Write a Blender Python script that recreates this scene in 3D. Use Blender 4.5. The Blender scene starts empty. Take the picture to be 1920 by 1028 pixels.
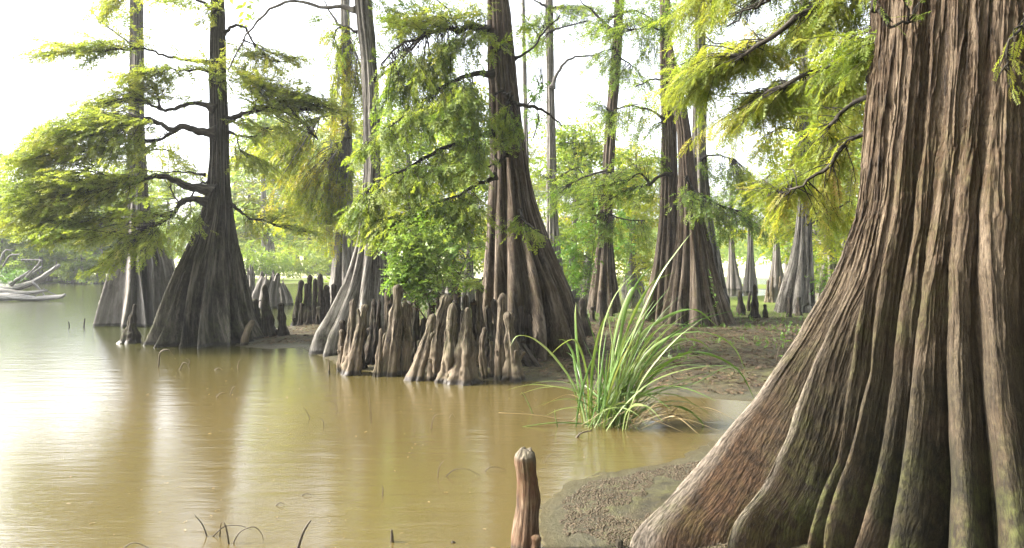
import bpy, math, random
import numpy as np
from mathutils import Vector
random.seed(7); RNG = np.random.default_rng(7)
S = bpy.context.scene
R = math.radians; DBG = False
# ------------------------------------------------------------ camera, sky, sun, exposure
CAMH, F, HOR = 1.6, 1400.0, 480.0
cam = bpy.data.cameras.new('camera'); camo = bpy.data.objects.new('camera', cam)
S.collection.objects.link(camo); S.camera = camo
camo.location = (0, 0, CAMH); camo.rotation_euler = (R(90), 0, 0)
cam.sensor_width = 36; cam.lens = 36 * F / 1920; cam.shift_y = -34 / 1920
cam.clip_start = 0.1; cam.clip_end = 3000
SUN_EL, SUN_AZ = 36, -87           # azimuth measured from +Y (view direction) towards +X
w = bpy.data.worlds.new('World'); S.world = w; w.use_nodes = True
nt = w.node_tree; nt.nodes.clear()
sky = nt.nodes.new('ShaderNodeTexSky'); sky.sky_type = 'NISHITA'; sky.sun_disc = False
sky.sun_elevation = R(SUN_EL); sky.sun_rotation = R(SUN_AZ)
sky.air_density = 1.0; sky.dust_density = 4.0; sky.ozone_density = 1.0
hs = nt.nodes.new('ShaderNodeHueSaturation'); hs.inputs['Saturation'].default_value = 0.3
bg = nt.nodes.new('ShaderNodeBackground'); bg.inputs[1].default_value = 0.105
wo = nt.nodes.new('ShaderNodeOutputWorld')
nt.links.new(sky.outputs[0], hs.inputs['Color']); nt.links.new(hs.outputs[0], bg.inputs[0]); nt.links.new(bg.outputs[0], wo.inputs[0])
sl = bpy.data.lights.new('sun', 'SUN'); sl.energy = 2.3; sl.angle = R(7); sl.color = (1, .93, .82)
so = bpy.data.objects.new('sun', sl); S.collection.objects.link(so)
sd = Vector((math.sin(R(SUN_AZ)) * math.cos(R(SUN_EL)), math.cos(R(SUN_AZ)) * math.cos(R(SUN_EL)), math.sin(R(SUN_EL))))
so.rotation_euler = sd.to_track_quat('Z', 'Y').to_euler()
S.view_settings.view_transform = 'Standard'; S.view_settings.look = 'None'
S.view_settings.exposure = 2.95; S.view_settings.gamma = 1
S.render.engine = 'CYCLES'
cy = S.cycles
cy.max_bounces = 7; cy.diffuse_bounces = 3; cy.glossy_bounces = 3; cy.transmission_bounces = 4
cy.volume_bounces = 0; cy.transparent_max_bounces = 8; cy.use_denoising = True
cy.sample_clamp_indirect = 6; cy.use_adaptive_sampling = True; cy.adaptive_threshold = 0.02

# ------------------------------------------------------------ helpers
def W(px, py, d): return np.array([(px - 960) / F * d, d, CAMH - (py - HOR) / F * d])
def GD(py, z=0.0): return (CAMH - z) * F / (py - HOR)
def G(px, py, z=0.0):
    d = GD(py, z); return np.array([(px - 960) / F * d, d, z])
def hash3(i, j, k, s=0):
    n = (i * 374761393 + j * 668265263 + k * 1274126177 + s * 974634777) & 0xffffffff
    n = ((n ^ (n >> 13)) * 1103515245) & 0xffffffff
    n = ((n ^ (n >> 16)) * 2246822519) & 0xffffffff
    return ((n ^ (n >> 15)) & 0xffff) / 32767.5 - 1.0
def vnoise(x, y, z, s=0):
    x, y, z = np.broadcast_arrays(x, y, z)
    xi = np.floor(x).astype(np.int64); yi = np.floor(y).astype(np.int64); zi = np.floor(z).astype(np.int64)
    fx, fy, fz = x - xi, y - yi, z - zi
    fx = fx * fx * (3 - 2 * fx); fy = fy * fy * (3 - 2 * fy); fz = fz * fz * (3 - 2 * fz)
    r = 0
    for a in (0, 1):
        for b in (0, 1):
            for c in (0, 1):
                r = r + hash3(xi + a, yi + b, zi + c, s) * (fx if a else 1 - fx) * (fy if b else 1 - fy) * (fz if c else 1 - fz)
    return r
def fbm(x, y, z, o=4, s=0):
    r = 0; a = 1.0; t = 0
    for i in range(o):
        r = r + a * vnoise(x * 2 ** i + 17.3 * i, y * 2 ** i, z * 2 ** i, s + i); t += a; a *= .5
    return r / t
def ridged(x, y, z, s=0): return 1 - np.abs(vnoise(x, y, z, s)) * 2
def smooth_path(pts, n):
    P = np.array(pts, float); m = len(P)
    if m == 2: t = np.linspace(0, 1, n)[:, None]; return P[0] * (1 - t) + P[1] * t
    Q = np.vstack([2 * P[0] - P[1], P, 2 * P[-1] - P[-2]])
    t = np.linspace(0, m - 1, n); i = np.minimum(t.astype(int), m - 2); f = (t - i)[:, None]
    a, b, c, d = Q[i], Q[i + 1], Q[i + 2], Q[i + 3]
    return .5 * (2 * b + (c - a) * f + (2 * a - 5 * b + 4 * c - d) * f ** 2 + (3 * b - 3 * c + d - a) * f ** 3)
def empty(name, loc, label, cat, group=None, rz=0):
    o = bpy.data.objects.new(name, None); S.collection.objects.link(o); o.location = [float(v) for v in loc]
    o.rotation_euler = (0, 0, rz); o.empty_display_size = .2
    tag(o, label, cat, group); return o
def tag(o, label=None, cat=None, group=None, kind=None):
    if label: o['label'] = label
    if cat: o['category'] = cat
    if group: o['group'] = group
    if kind: o['kind'] = kind
    return o
def mesh(name, V, Fq, mat, parent=None, smooth=True, uv=None, attr=None, origin=None):
    V = np.asarray(V, float); Fq = np.asarray(Fq, np.int64)
    off = np.array(parent.location) if parent is not None else (np.array(origin, float) if origin is not None else np.zeros(3))
    if parent is not None and parent.parent is not None: off = off + np.array(parent.parent.location)
    me = bpy.data.meshes.new(name); k = Fq.shape[1]; nf = len(Fq)
    me.vertices.add(len(V)); me.vertices.foreach_set('co', (V - off).astype(np.float32).ravel())
    me.loops.add(nf * k); me.loops.foreach_set('vertex_index', Fq.astype(np.int32).ravel())
    me.polygons.add(nf); me.polygons.foreach_set('loop_start', np.arange(0, nf * k, k, dtype=np.int32))
    if uv is not None:
        l = me.uv_layers.new(name='UVMap'); l.data.foreach_set('uv', np.asarray(uv)[Fq.ravel()].astype(np.float32).ravel())
    if attr is not None:
        for an, av in attr.items():
            a = me.attributes.new(an, 'FLOAT', 'POINT'); a.data.foreach_set('value', np.asarray(av, np.float32))
    me.update(calc_edges=True)
    if smooth: me.polygons.foreach_set('use_smooth', np.ones(nf, bool))
    me.materials.append(mat)
    o = bpy.data.objects.new(name, me); S.collection.objects.link(o)
    if parent is not None: o.parent = parent
    elif origin is not None: o.location = [float(v) for v in origin]
    return o
def grid_faces(nr, nc, wrap=True):
    i = np.arange(nr - 1)[:, None] * nc; j = np.arange(nc if wrap else nc - 1)[None, :]
    j2 = (j + 1) % nc
    return np.stack([i + j, i + j2, i + nc + j2, i + nc + j], -1).reshape(-1, 4)
class MB:
    def __init__(s): s.V = []; s.F = []; s.U = []; s.T = []; s.n = 0
    def add(s, V, F_, uv=None, t=0.5):
        s.V.append(V); s.F.append(F_ + s.n); s.n += len(V)
        s.U.append(uv if uv is not None else np.zeros((len(V), 2)))
        s.T.append(np.broadcast_to(np.asarray(t, float), (len(V),)))
    def tube(s, pts, r0, r1=None, k=6, n=None, rad=None, wob=0.0, t=.5, flare=0):
        P = np.array(pts, float) if n is None else smooth_path(pts, n)
        if k > 4:
            P = np.vstack([P[:1] - (P[1:2] - P[:1]) * .01, P, P[-1:] + (P[-1:] - P[-2:-1]) * .02])
            if rad is not None: rad = np.concatenate([[rad[0] * .02], rad, [rad[-1] * .02]])
            else:
                f_ = np.linspace(0, 1, len(P) - 2); r1_ = r0 if r1 is None else r1
                rad = np.concatenate([[r0 * .02], r0 * (1 - f_) + r1_ * f_, [r1_ * .02]])
        n = len(P)
        T = np.gradient(P, axis=0); T /= np.linalg.norm(T, axis=1)[:, None] + 1e-9
        ref = np.array([0.13, .21, 1.]) if abs(T[:, 2]).mean() < .8 else np.array([1., .2, .1])
        A = np.cross(T, ref); A /= np.linalg.norm(A, axis=1)[:, None] + 1e-9; B = np.cross(T, A)
        f = np.linspace(0, 1, n)
        rr = (r0 * (1 - f) + (r1 if r1 is not None else r0) * f) if rad is None else np.asarray(rad)
        if flare: rr = rr * (1 + flare * np.exp(-f * 14))
        th = np.linspace(0, 2 * np.pi, k, endpoint=False)
        rr = rr[:, None] * (1 + wob * vnoise(P[:, :1] * 9 + np.cos(th), P[:, 1:2] * 9 + np.sin(th), P[:, 2:] * 9, 3)) if wob else np.repeat(rr[:, None], k, 1)
        V = P[:, None, :] + rr[..., None] * (np.cos(th)[None, :, None] * A[:, None] + np.sin(th)[None, :, None] * B[:, None])
        L = np.concatenate([[0], np.cumsum(np.linalg.norm(np.diff(P, axis=0), axis=1))])
        uv = np.stack([np.repeat((th / (2 * np.pi) * 6.28 * rr.mean())[None], n, 0), np.repeat(L[:, None], k, 1)], -1).reshape(-1, 2)
        s.add(V.reshape(-1, 3), grid_faces(n, k), uv, t)
        c = np.array([[0, 0, 0, 0]])
        return P
    def build(s, name, mat, parent=None, origin=None, smooth=True):
        if not s.V: return None
        return mesh(name, np.vstack(s.V), np.vstack(s.F), mat, parent, smooth, np.vstack(s.U), {'tint': np.concatenate(s.T)}, origin)

# ------------------------------------------------------------ materials
def newmat(name):
    m = bpy.data.materials.new(name); m.use_nodes = True; t = m.node_tree; t.nodes.clear()
    return m, t, t.nodes.new('ShaderNodeOutputMaterial')
def nd(t, typ, ins=None, **kw):
    n = t.nodes.new(typ)
    for k, v in kw.items(): setattr(n, k, v)
    for k, v in (ins or {}).items():
        if isinstance(v, bpy.types.NodeSocket): t.links.new(v, n.inputs[k])
        else: n.inputs[k].default_value = v
    return n
def ramp(t, fac, stops, interp='LINEAR'):
    n = t.nodes.new('ShaderNodeValToRGB'); n.color_ramp.interpolation = interp
    while len(n.color_ramp.elements) < len(stops): n.color_ramp.elements.new(.5)
    for e, (p, c) in zip(n.color_ramp.elements, stops): e.position = p; e.color = (*c, 1) if len(c) == 3 else c
    t.links.new(fac, n.inputs[0]); return n.outputs[0]
def mix(t, fac, a, b, mode='MIX'):
    n = t.nodes.new('ShaderNodeMix'); n.data_type = 'RGBA'; n.blend_type = mode
    for s_, v in ((n.inputs[0], fac), (n.inputs[6], a), (n.inputs[7], b)):
        if isinstance(v, bpy.types.NodeSocket): t.links.new(v, s_)
        else: s_.default_value = v if not isinstance(v, tuple) else (*v, 1)
    return n.outputs[2]
def math_(t, op, a, b=0.0, clamp=False):
    n = t.nodes.new('ShaderNodeMath'); n.operation = op; n.use_clamp = clamp
    for s_, v in ((n.inputs[0], a), (n.inputs[1], b)):
        if isinstance(v, bpy.types.NodeSocket): t.links.new(v, s_)
        else: s_.default_value = v
    return n.outputs[0]
def bark(name, deep, midc, high, su=26, sv=1.6, bump=.02, moss=.35, pale=None, paleh=.5, relief=False, red=None, tipz=None):
    k_ = .74; deep, midc, high = (tuple(c * k_ for c in q_) for q_ in (deep, midc, high)); red = tuple(c * k_ for c in red) if red else None; pale = tuple(c * k_ for c in pale) if pale else None
    m, t, out = newmat(name)
    uv = nd(t, 'ShaderNodeUVMap').outputs[0]
    mp = nd(t, 'ShaderNodeMapping', {'Vector': uv, 'Scale': (su, sv, 1)}).outputs[0]
    n1 = nd(t, 'ShaderNodeTexNoise', {'Vector': mp, 'Scale': 1.0, 'Detail': 6.0, 'Roughness': .6, 'Distortion': .15}).outputs[0]
    mp2 = nd(t, 'ShaderNodeMapping', {'Vector': uv, 'Scale': (su * 3.3, sv * 4, 1)}).outputs[0]
    n2 = nd(t, 'ShaderNodeTexNoise', {'Vector': mp2, 'Scale': 1.0, 'Detail': 5.0, 'Roughness': .65}).outputs[0]
    geo = nd(t, 'ShaderNodeNewGeometry'); pos = geo.outputs['Position']
    n3 = nd(t, 'ShaderNodeTexNoise', {'Vector': pos, 'Scale': 1.7, 'Detail': 5.0, 'Roughness': .6}).outputs[0]
    n4 = nd(t, 'ShaderNodeTexNoise', {'Vector': pos, 'Scale': 14.0, 'Detail': 6.0, 'Roughness': .7}).outputs[0]
    h = math_(t, 'ADD', math_(t, 'MULTIPLY', n1, .65), math_(t, 'MULTIPLY', n2, .35))
    if relief:
        ra = nd(t, 'ShaderNodeAttribute', attribute_name='relief').outputs['Fac']
        h = math_(t, 'ADD', math_(t, 'MULTIPLY', h, .4), math_(t, 'MULTIPLY', ra, .6))
    col = ramp(t, h, [(.34, deep), (.5, midc), (.66, high)] if relief else [(.41, deep), (.5, midc), (.6, high)])
    if red: col = mix(t, ramp(t, n3, [(.42, (0, 0, 0)), (.62, (1, 1, 1))]), col, mix(t, .62, col, red))
    col = mix(t, math_(t, 'MULTIPLY', ramp(t, n4, [(.5, (0, 0, 0)), (.72, (1, 1, 1))]), .35), col, high)
    z = nd(t, 'ShaderNodeSeparateXYZ', {0: pos}).outputs[2]
    if pale:
        zz = math_(t, 'ADD', z, math_(t, 'MULTIPLY', n3, -.5))
        k = ramp(t, math_(t, 'DIVIDE', zz, paleh * 2), [(.05, (1, 1, 1)), (.55, (0, 0, 0))])
        col = mix(t, math_(t, 'MULTIPLY', k, .6), col, mix(t, h, tuple(c * .55 for c in pale), pale))
    if relief:
        wa = nd(t, 'ShaderNodeAttribute', attribute_name='worn').outputs['Fac']
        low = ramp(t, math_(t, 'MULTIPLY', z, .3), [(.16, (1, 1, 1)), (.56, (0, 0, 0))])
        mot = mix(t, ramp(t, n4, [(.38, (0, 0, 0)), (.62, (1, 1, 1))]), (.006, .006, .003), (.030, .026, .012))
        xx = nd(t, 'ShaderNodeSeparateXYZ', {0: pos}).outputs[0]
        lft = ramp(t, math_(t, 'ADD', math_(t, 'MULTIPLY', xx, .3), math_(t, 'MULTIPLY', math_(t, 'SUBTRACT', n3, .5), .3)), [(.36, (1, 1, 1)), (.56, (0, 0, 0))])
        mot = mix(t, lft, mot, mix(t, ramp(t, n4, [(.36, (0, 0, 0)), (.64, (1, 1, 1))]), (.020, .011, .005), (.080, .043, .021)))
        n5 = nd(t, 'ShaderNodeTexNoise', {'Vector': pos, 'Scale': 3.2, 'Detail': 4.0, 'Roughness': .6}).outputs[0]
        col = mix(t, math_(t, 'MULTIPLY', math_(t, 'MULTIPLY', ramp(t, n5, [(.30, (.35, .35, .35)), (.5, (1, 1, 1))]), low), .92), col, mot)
        col = mix(t, math_(t, 'MULTIPLY', wa, .85), col, mix(t, h, (.08, .06, .045), (.30, .26, .21)))
    if tipz: col = mix(t, ramp(t, math_(t, 'ADD', z, math_(t, 'MULTIPLY', n4, .05)), [(tipz, (0, 0, 0)), (tipz + .035, (1, 1, 1))]), col, mix(t, n4, (.05, .04, .03), (.20, .17, .135)))
    if moss:
        mm = math_(t, 'MULTIPLY', ramp(t, n3, [(.45, (0, 0, 0)), (.6, (1, 1, 1))]), ramp(t, n4, [(.4, (0, 0, 0)), (.6, (1, 1, 1))]))
        mz = ramp(t, math_(t, 'MULTIPLY', z, .22), [(.1, (1, 1, 1)), (.7, (.1, .1, .1))])
        col = mix(t, math_(t, 'MULTIPLY', math_(t, 'MULTIPLY', mm, mz), moss), col, (.05, .062, .012))
    wet = ramp(t, math_(t, 'ADD', z, math_(t, 'MULTIPLY', n4, -.06)), [(.015, (1, 1, 1)), (.045, (0, 0, 0))])
    col = mix(t, math_(t, 'MULTIPLY', wet, .8), col, (.012, .010, .008))
    hb = math_(t, 'ADD', h, math_(t, 'MULTIPLY', n4, .25))
    if relief:
        mp3 = nd(t, 'ShaderNodeMapping', {'Vector': uv, 'Scale': (260, 34, 1)}).outputs[0]; n6 = nd(t, 'ShaderNodeTexNoise', {'Vector': mp3, 'Scale': 1.0, 'Detail': 3.0, 'Roughness': .6}).outputs[0]
        hb = math_(t, 'ADD', hb, math_(t, 'MULTIPLY', n6, .35)); col = mix(t, math_(t, 'MULTIPLY', ramp(t, n6, [(.42, (1, 1, 1)), (.56, (0, 0, 0))]), .45), col, deep)
    b = nd(t, 'ShaderNodeBump', {'Height': hb, 'Distance': bump, 'Strength': 1.0})
    p = nd(t, 'ShaderNodeBsdfPrincipled', {'Base Color': col, 'Roughness': math_(t, 'SUBTRACT', .9, math_(t, 'MULTIPLY', wet, .5)), 'Normal': b.outputs[0], 'Specular IOR Level': .25})
    t.links.new(p.outputs[0], out.inputs[0]); return m
def leaf(name, stops, trans=.58, rough=.5):
    m, t, out = newmat(name)
    a = nd(t, 'ShaderNodeAttribute', attribute_name='tint').outputs['Fac']
    pos = nd(t, 'ShaderNodeNewGeometry').outputs['Position']
    n = nd(t, 'ShaderNodeTexNoise', {'Vector': pos, 'Scale': 1.3, 'Detail': 3.0}).outputs[0]
    f = math_(t, 'ADD', math_(t, 'MULTIPLY', a, .55), math_(t, 'SUBTRACT', math_(t, 'MULTIPLY', n, .95), .25), True)
    col = ramp(t, f, stops)
    d = nd(t, 'ShaderNodeBsdfPrincipled', {'Base Color': col, 'Roughness': rough, 'Specular IOR Level': .35})
    tc = mix(t, 1.0, col, (1.25, 1.2, .6), 'MULTIPLY')
    tr = nd(t, 'ShaderNodeBsdfTranslucent', {'Color': tc})
    mx = nd(t, 'ShaderNodeMixShader', {0: trans, 1: d.outputs[0], 2: tr.outputs[0]})
    t.links.new(mx.outputs[0], out.inputs[0]); return m
def plain(name, col, rough=.8, var=.3, scale=6, bump=0):
    m, t, out = newmat(name)
    pos = nd(t, 'ShaderNodeNewGeometry').outputs['Position']
    n = nd(t, 'ShaderNodeTexNoise', {'Vector': pos, 'Scale': float(scale), 'Detail': 6.0, 'Roughness': .65}).outputs[0]
    c = ramp(t, n, [(.3, tuple(v * (1 - var) for v in col)), (.7, tuple(min(1, v * (1 + var)) for v in col))])
    p = nd(t, 'ShaderNodeBsdfPrincipled', {'Base Color': c, 'Roughness': rough, 'Specular IOR Level': .3})
    if bump:
        b = nd(t, 'ShaderNodeBump', {'Height': n, 'Distance': bump}); t.links.new(b.outputs[0], p.inputs['Normal'])
    t.links.new(p.outputs[0], out.inputs[0]); return m

M = {}
M['bark_big'] = bark('bark_big', (.006, .004, .003), (.068, .045, .026), (.215, .165, .112), 40, 3.0, .03, .6, relief=True, red=(.072, .040, .019))
M['bark_dark'] = bark('bark_dark', (.005, .004, .0035), (.050, .044, .034), (.19, .17, .14), 22, 1.0, .03, .4)
M['bark_grey'] = bark('bark_grey', (.024, .02, .017), (.13, .118, .10), (.36, .335, .30), 24, 1.0, .03, .25)
M['bark_brown'] = bark('bark_brown', (.011, .008, .006), (.085, .066, .048), (.25, .205, .16), 26, 1.1, .035, .3, red=(.06, .034, .022))
M['bark_pale'] = bark('bark_pale', (.06, .05, .042), (.17, .155, .135), (.34, .32, .29), 14, .8, .02, .1)
M['bark_far'] = bark('bark_far', (.03, .025, .02), (.12, .105, .09), (.30, .28, .26), 12, .6, .02, .2, pale=(.24, .22, .195), paleh=1.0)
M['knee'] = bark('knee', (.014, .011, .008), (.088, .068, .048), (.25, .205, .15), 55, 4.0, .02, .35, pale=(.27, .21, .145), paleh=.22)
M['knee_dark'] = bark('knee_dark', (.008, .006, .005), (.03, .023, .017), (.085, .066, .05), 55, 4.0, .02, .35)  # darker copy of knee; on the back rows it paints in their shade
M['knee_red'] = bark('knee_red', (.03, .017, .010), (.105, .064, .038), (.23, .17, .115), 90, 5.0, .012, .35, red=(.12, .045, .02), tipz=.53)
M['limb'] = bark('limb', (.008, .006, .005), (.03, .025, .019), (.09, .078, .062), 30, 3, .01, .3)
M['limb_grey'] = bark('limb_grey', (.04, .036, .03), (.10, .09, .08), (.2, .19, .17), 30, 3, .008, .2)
M['driftwood'] = bark('driftwood', (.10, .09, .08), (.26, .25, .23), (.48, .46, .44), 10, .8, .01, 0)
M['leaf'] = leaf('leaf', [(.05, (.06, .12, .025)), (.35, (.14, .20, .04)), (.7, (.24, .28, .06)), (.95, (.32, .28, .07))])
M['leaf_mid'] = leaf('leaf_mid', [(.05, (.05, .115, .022)), (.4, (.125, .195, .035)), (.75, (.225, .27, .05)), (.97, (.30, .28, .07))])
M['leaf_near'] = leaf('leaf_near', [(.05, (.05, .11, .02)), (.35, (.14, .20, .035)), (.65, (.24, .27, .05)), (.88, (.32, .26, .08)), (1, (.28, .16, .08))])
M['leaf_gold'] = leaf('leaf_gold', [(.1, (.08, .16, .018)), (.45, (.20, .25, .022)), (.75, (.34, .30, .03)), (1, (.36, .2, .04))])
M['leaf_far'] = leaf('leaf_far', [(.1, (.07, .14, .025)), (.5, (.15, .22, .035)), (.9, (.26, .28, .05))])
M['leaf_broad'] = leaf('leaf_broad', [(.1, (.05, .13, .015)), (.5, (.10, .20, .03)), (.9, (.20, .28, .07))], .4, .35)
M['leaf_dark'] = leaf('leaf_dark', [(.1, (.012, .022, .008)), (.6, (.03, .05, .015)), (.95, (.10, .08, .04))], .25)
M['blade'] = leaf('blade', [(.1, (.04, .09, .02)), (.45, (.09, .16, .035)), (.75, (.19, .23, .085)), (1, (.32, .29, .15))], .35, .35)
M['straw'] = leaf('straw', [(.1, (.14, .10, .05)), (.6, (.25, .19, .10)), (.95, (.36, .29, .18))], .2, .6)
M['litter'] = leaf('litter', [(.1, (.035, .023, .013)), (.6, (.085, .052, .028)), (.95, (.15, .10, .055))], .1, .7)
M['stem'] = plain('stem', (.045, .035, .022), .6, .4, 20)
M['stem_pale'] = plain('stem_pale', (.065, .048, .03), .6, .3, 20)

# ------------------------------------------------------------ ground, water, field
LAND = [[(440, 648), (500, 655), (562, 652), (640, 690), (760, 703), (880, 714), (1000, 716), (1080, 730), (1200, 738), (1310, 746),
         (1400, 753), (1470, 764), (1400, 792), (1330, 830), (1240, 872), (1130, 885), (1060, 905), (1012, 950), (1008, 1100), (1000, 1700),
         (3200, 1700), (4200, 700), (2600, 556), (1540, 551), (1370, 556), (1200, 578), (1090, 584), (640, 604), (560, 606), (470, 628)],
        [(1120, 534), (1380, 541), (1470, 545), (1640, 543), (2500, 540), (2500, 533), (1700, 533), (1470, 535), (1200, 530)]]
def poly_sdf(X, Y, poly):
    P = np.array([G(a, b)[:2] for a, b in poly]); n = len(P)
    dmin = np.full(X.shape, 1e9); inside = np.zeros(X.shape, bool)
    for i in range(n):
        a, b = P[i], P[(i + 1) % n]; e = b - a
        t = np.clip(((X - a[0]) * e[0] + (Y - a[1]) * e[1]) / (e @ e), 0, 1)
        dmin = np.minimum(dmin, np.hypot(X - a[0] - t * e[0], Y - a[1] - t * e[1]))
        c = ((a[1] > Y) != (b[1] > Y)) & (X < (b[0] - a[0]) * (Y - a[1]) / (b[1] - a[1] + 1e-12) + a[0])
        inside ^= c
    return np.where(inside, dmin, -dmin)
def ground_h(X, Y):
    X = np.asarray(X, float); Y = np.asarray(Y, float)
    s = np.maximum(poly_sdf(X, Y, LAND[0]), poly_sdf(X, Y, LAND[1]))
    s = s + .05 * fbm(X * 1.3, Y * 1.3, 0 * X, 3, 5) * np.clip(Y / 6, .4, 3)
    far = 44 + 2.5 * fbm(X * .15, X * 0, X * 0, 2, 9) + np.clip((X + 5) * 1.4, 0, 14) * np.where(X < 14, 1, np.clip(1 - (X - 14) / 15, -.1, 1))
    s = np.maximum(s, (Y - far))
    h = np.where(s > 0, .10 * (1 - np.exp(-s * .8)), np.maximum(s * .22, -.5))
    h = h + .012 * fbm(X * 5, Y * 5, 0 * X, 3, 2) * np.clip(s + .5, 0, 1)
    return h + np.clip((Y - 70) * .004, 0, 1.2)
def gh(x, y): return float(ground_h(np.array([x]), np.array([y]))[0])
def axis_pts(a, b, step, far, g=1.09):
    c = list(np.arange(a, b, step)); s = step; x = b
    while x < far: c.append(x); s *= g; x += s
    c.append(far); s = step; x = a - step; lo = []
    while x > -far: lo.append(x); s *= g; x -= s
    lo.append(-far); return np.array(lo[::-1] + c)
gx = axis_pts(-8, 11, .045, 900); gy = np.concatenate([np.arange(-30, 2, 1.0), np.arange(2, 20, .05), np.arange(20, 60, .2), np.geomspace(60, 1500, 60)])
GX, GY = np.meshgrid(gx, gy); GZ = ground_h(GX, GY)
near = (GY < 14) & (GZ > -.03)
GZ = GZ + np.where(near, .006 * fbm(GX * 22, GY * 22, 0 * GX, 3, 8), 0)
def mat_ground():
    m, t, out = newmat('mud')
    pos = nd(t, 'ShaderNodeNewGeometry').outputs['Position']
    xyz = nd(t, 'ShaderNodeSeparateXYZ', {0: pos}); z = xyz.outputs[2]; y = xyz.outputs[1]
    a = nd(t, 'ShaderNodeTexNoise', {'Vector': pos, 'Scale': 1.1, 'Detail': 7.0, 'Roughness': .65}).outputs[0]
    b = nd(t, 'ShaderNodeTexNoise', {'Vector': pos, 'Scale': 9.0, 'Detail': 8.0, 'Roughness': .72}).outputs[0]
    c = nd(t, 'ShaderNodeTexNoise', {'Vector': pos, 'Scale': 60.0, 'Detail': 4.0, 'Roughness': .7}).outputs[0]
    col = ramp(t, b, [(.36, (.012, .008, .005)), (.5, (.042, .030, .018)), (.64, (.11, .082, .052))])
    g = math_(t, 'MULTIPLY', ramp(t, a, [(.36, (0, 0, 0)), (.52, (1, 1, 1))]), ramp(t, b, [(.42, (.2, .2, .2)), (.6, (1, 1, 1))]))
    col = mix(t, math_(t, 'MULTIPLY', g, .75), col, (.062, .068, .020))
    gm = math_(t, 'MULTIPLY', ramp(t, math_(t, 'DIVIDE', y, 100), [(.16, (0, 0, 0)), (.24, (1, 1, 1))]), .85)
    col = mix(t, gm, col, mix(t, b, (.06, .10, .012), (.18, .22, .04)))
    fm = ramp(t, math_(t, 'DIVIDE', y, 100), [(.47, (0, 0, 0)), (.53, (1, 1, 1))])
    col = mix(t, fm, col, mix(t, b, (.38, .42, .16), (.75, .72, .5)))
    wet = ramp(t, math_(t, 'ADD', z, math_(t, 'MULTIPLY', b, .05)), [(.035, (1, 1, 1)), (.075, (0, 0, 0))])
    col = mix(t, math_(t, 'MULTIPLY', wet, .6), col, mix(t, b, (.035, .033, .020), (.105, .10, .068)))
    sub = ramp(t, math_(t, 'ADD', z, math_(t, 'MULTIPLY', b, .012)), [(.006, (1, 1, 1)), (.022, (0, 0, 0))])
    col = mix(t, math_(t, 'MULTIPLY', sub, .8), col, (.055, .043, .014))
    bp = nd(t, 'ShaderNodeBump', {'Height': math_(t, 'ADD', b, math_(t, 'MULTIPLY', c, .3)), 'Distance': .05})
    p = nd(t, 'ShaderNodeBsdfPrincipled', {'Base Color': col, 'Roughness': math_(t, 'SUBTRACT', .92, math_(t, 'MULTIPLY', wet, .42)), 'Normal': bp.outputs[0], 'Specular IOR Level': .22})
    t.links.new(p.outputs[0], out.inputs[0]); return m
def mat_water():
    m, t, out = newmat('muddy_water')
    pos = nd(t, 'ShaderNodeNewGeometry').outputs['Position']
    y = nd(t, 'ShaderNodeSeparateXYZ', {0: pos}).outputs[1]
    a = nd(t, 'ShaderNodeTexNoise', {'Vector': pos, 'Scale': .35, 'Detail': 4.0}).outputs[0]
    mp = nd(t, 'ShaderNodeMapping', {'Vector': pos, 'Scale': (1.2, 5, 1)}).outputs[0]
    b = nd(t, 'ShaderNodeTexNoise', {'Vector': mp, 'Scale': 1.0, 'Detail': 6.0, 'Roughness': .6}).outputs[0]
    mp2 = nd(t, 'ShaderNodeMapping', {'Vector': pos, 'Scale': (3, 14, 1)}).outputs[0]
    c = nd(t, 'ShaderNodeTexNoise', {'Vector': mp2, 'Scale': 1.0, 'Detail': 5.0, 'Roughness': .6}).outputs[0]
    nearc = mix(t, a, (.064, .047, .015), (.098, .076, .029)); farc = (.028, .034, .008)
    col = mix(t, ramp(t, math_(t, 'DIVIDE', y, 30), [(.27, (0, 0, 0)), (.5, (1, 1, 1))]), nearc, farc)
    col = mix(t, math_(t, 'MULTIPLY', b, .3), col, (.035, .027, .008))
    bp = nd(t, 'ShaderNodeBump', {'Height': math_(t, 'ADD', b, math_(t, 'MULTIPLY', c, .35)), 'Distance': .012, 'Strength': .6})
    rg = math_(t, 'ADD', .09, math_(t, 'MULTIPLY', b, .11))
    p = nd(t, 'ShaderNodeBsdfPrincipled', {'Base Color': col, 'Roughness': rg, 'IOR': 1.72, 'Normal': bp.outputs[0], 'Specular IOR Level': .5})
    t.links.new(p.outputs[0], out.inputs[0]); return m
M['mud'] = mat_ground(); M['water'] = mat_water()
tag(mesh('ground', np.stack([GX, GY, GZ], -1).reshape(-1, 3), grid_faces(len(gy), len(gx), False), M['mud']), 'brown mud bank with green algae film rising from the lake', kind='structure')
wv = np.array([[-900, -40, 0], [900, -40, 0], [900, 120, 0], [-900, 120, 0]], float)
tag(mesh('lake_water', wv, [[0, 1, 2, 3]], M['water']), 'still muddy lake water with blurred reflections', kind='structure')

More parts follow.
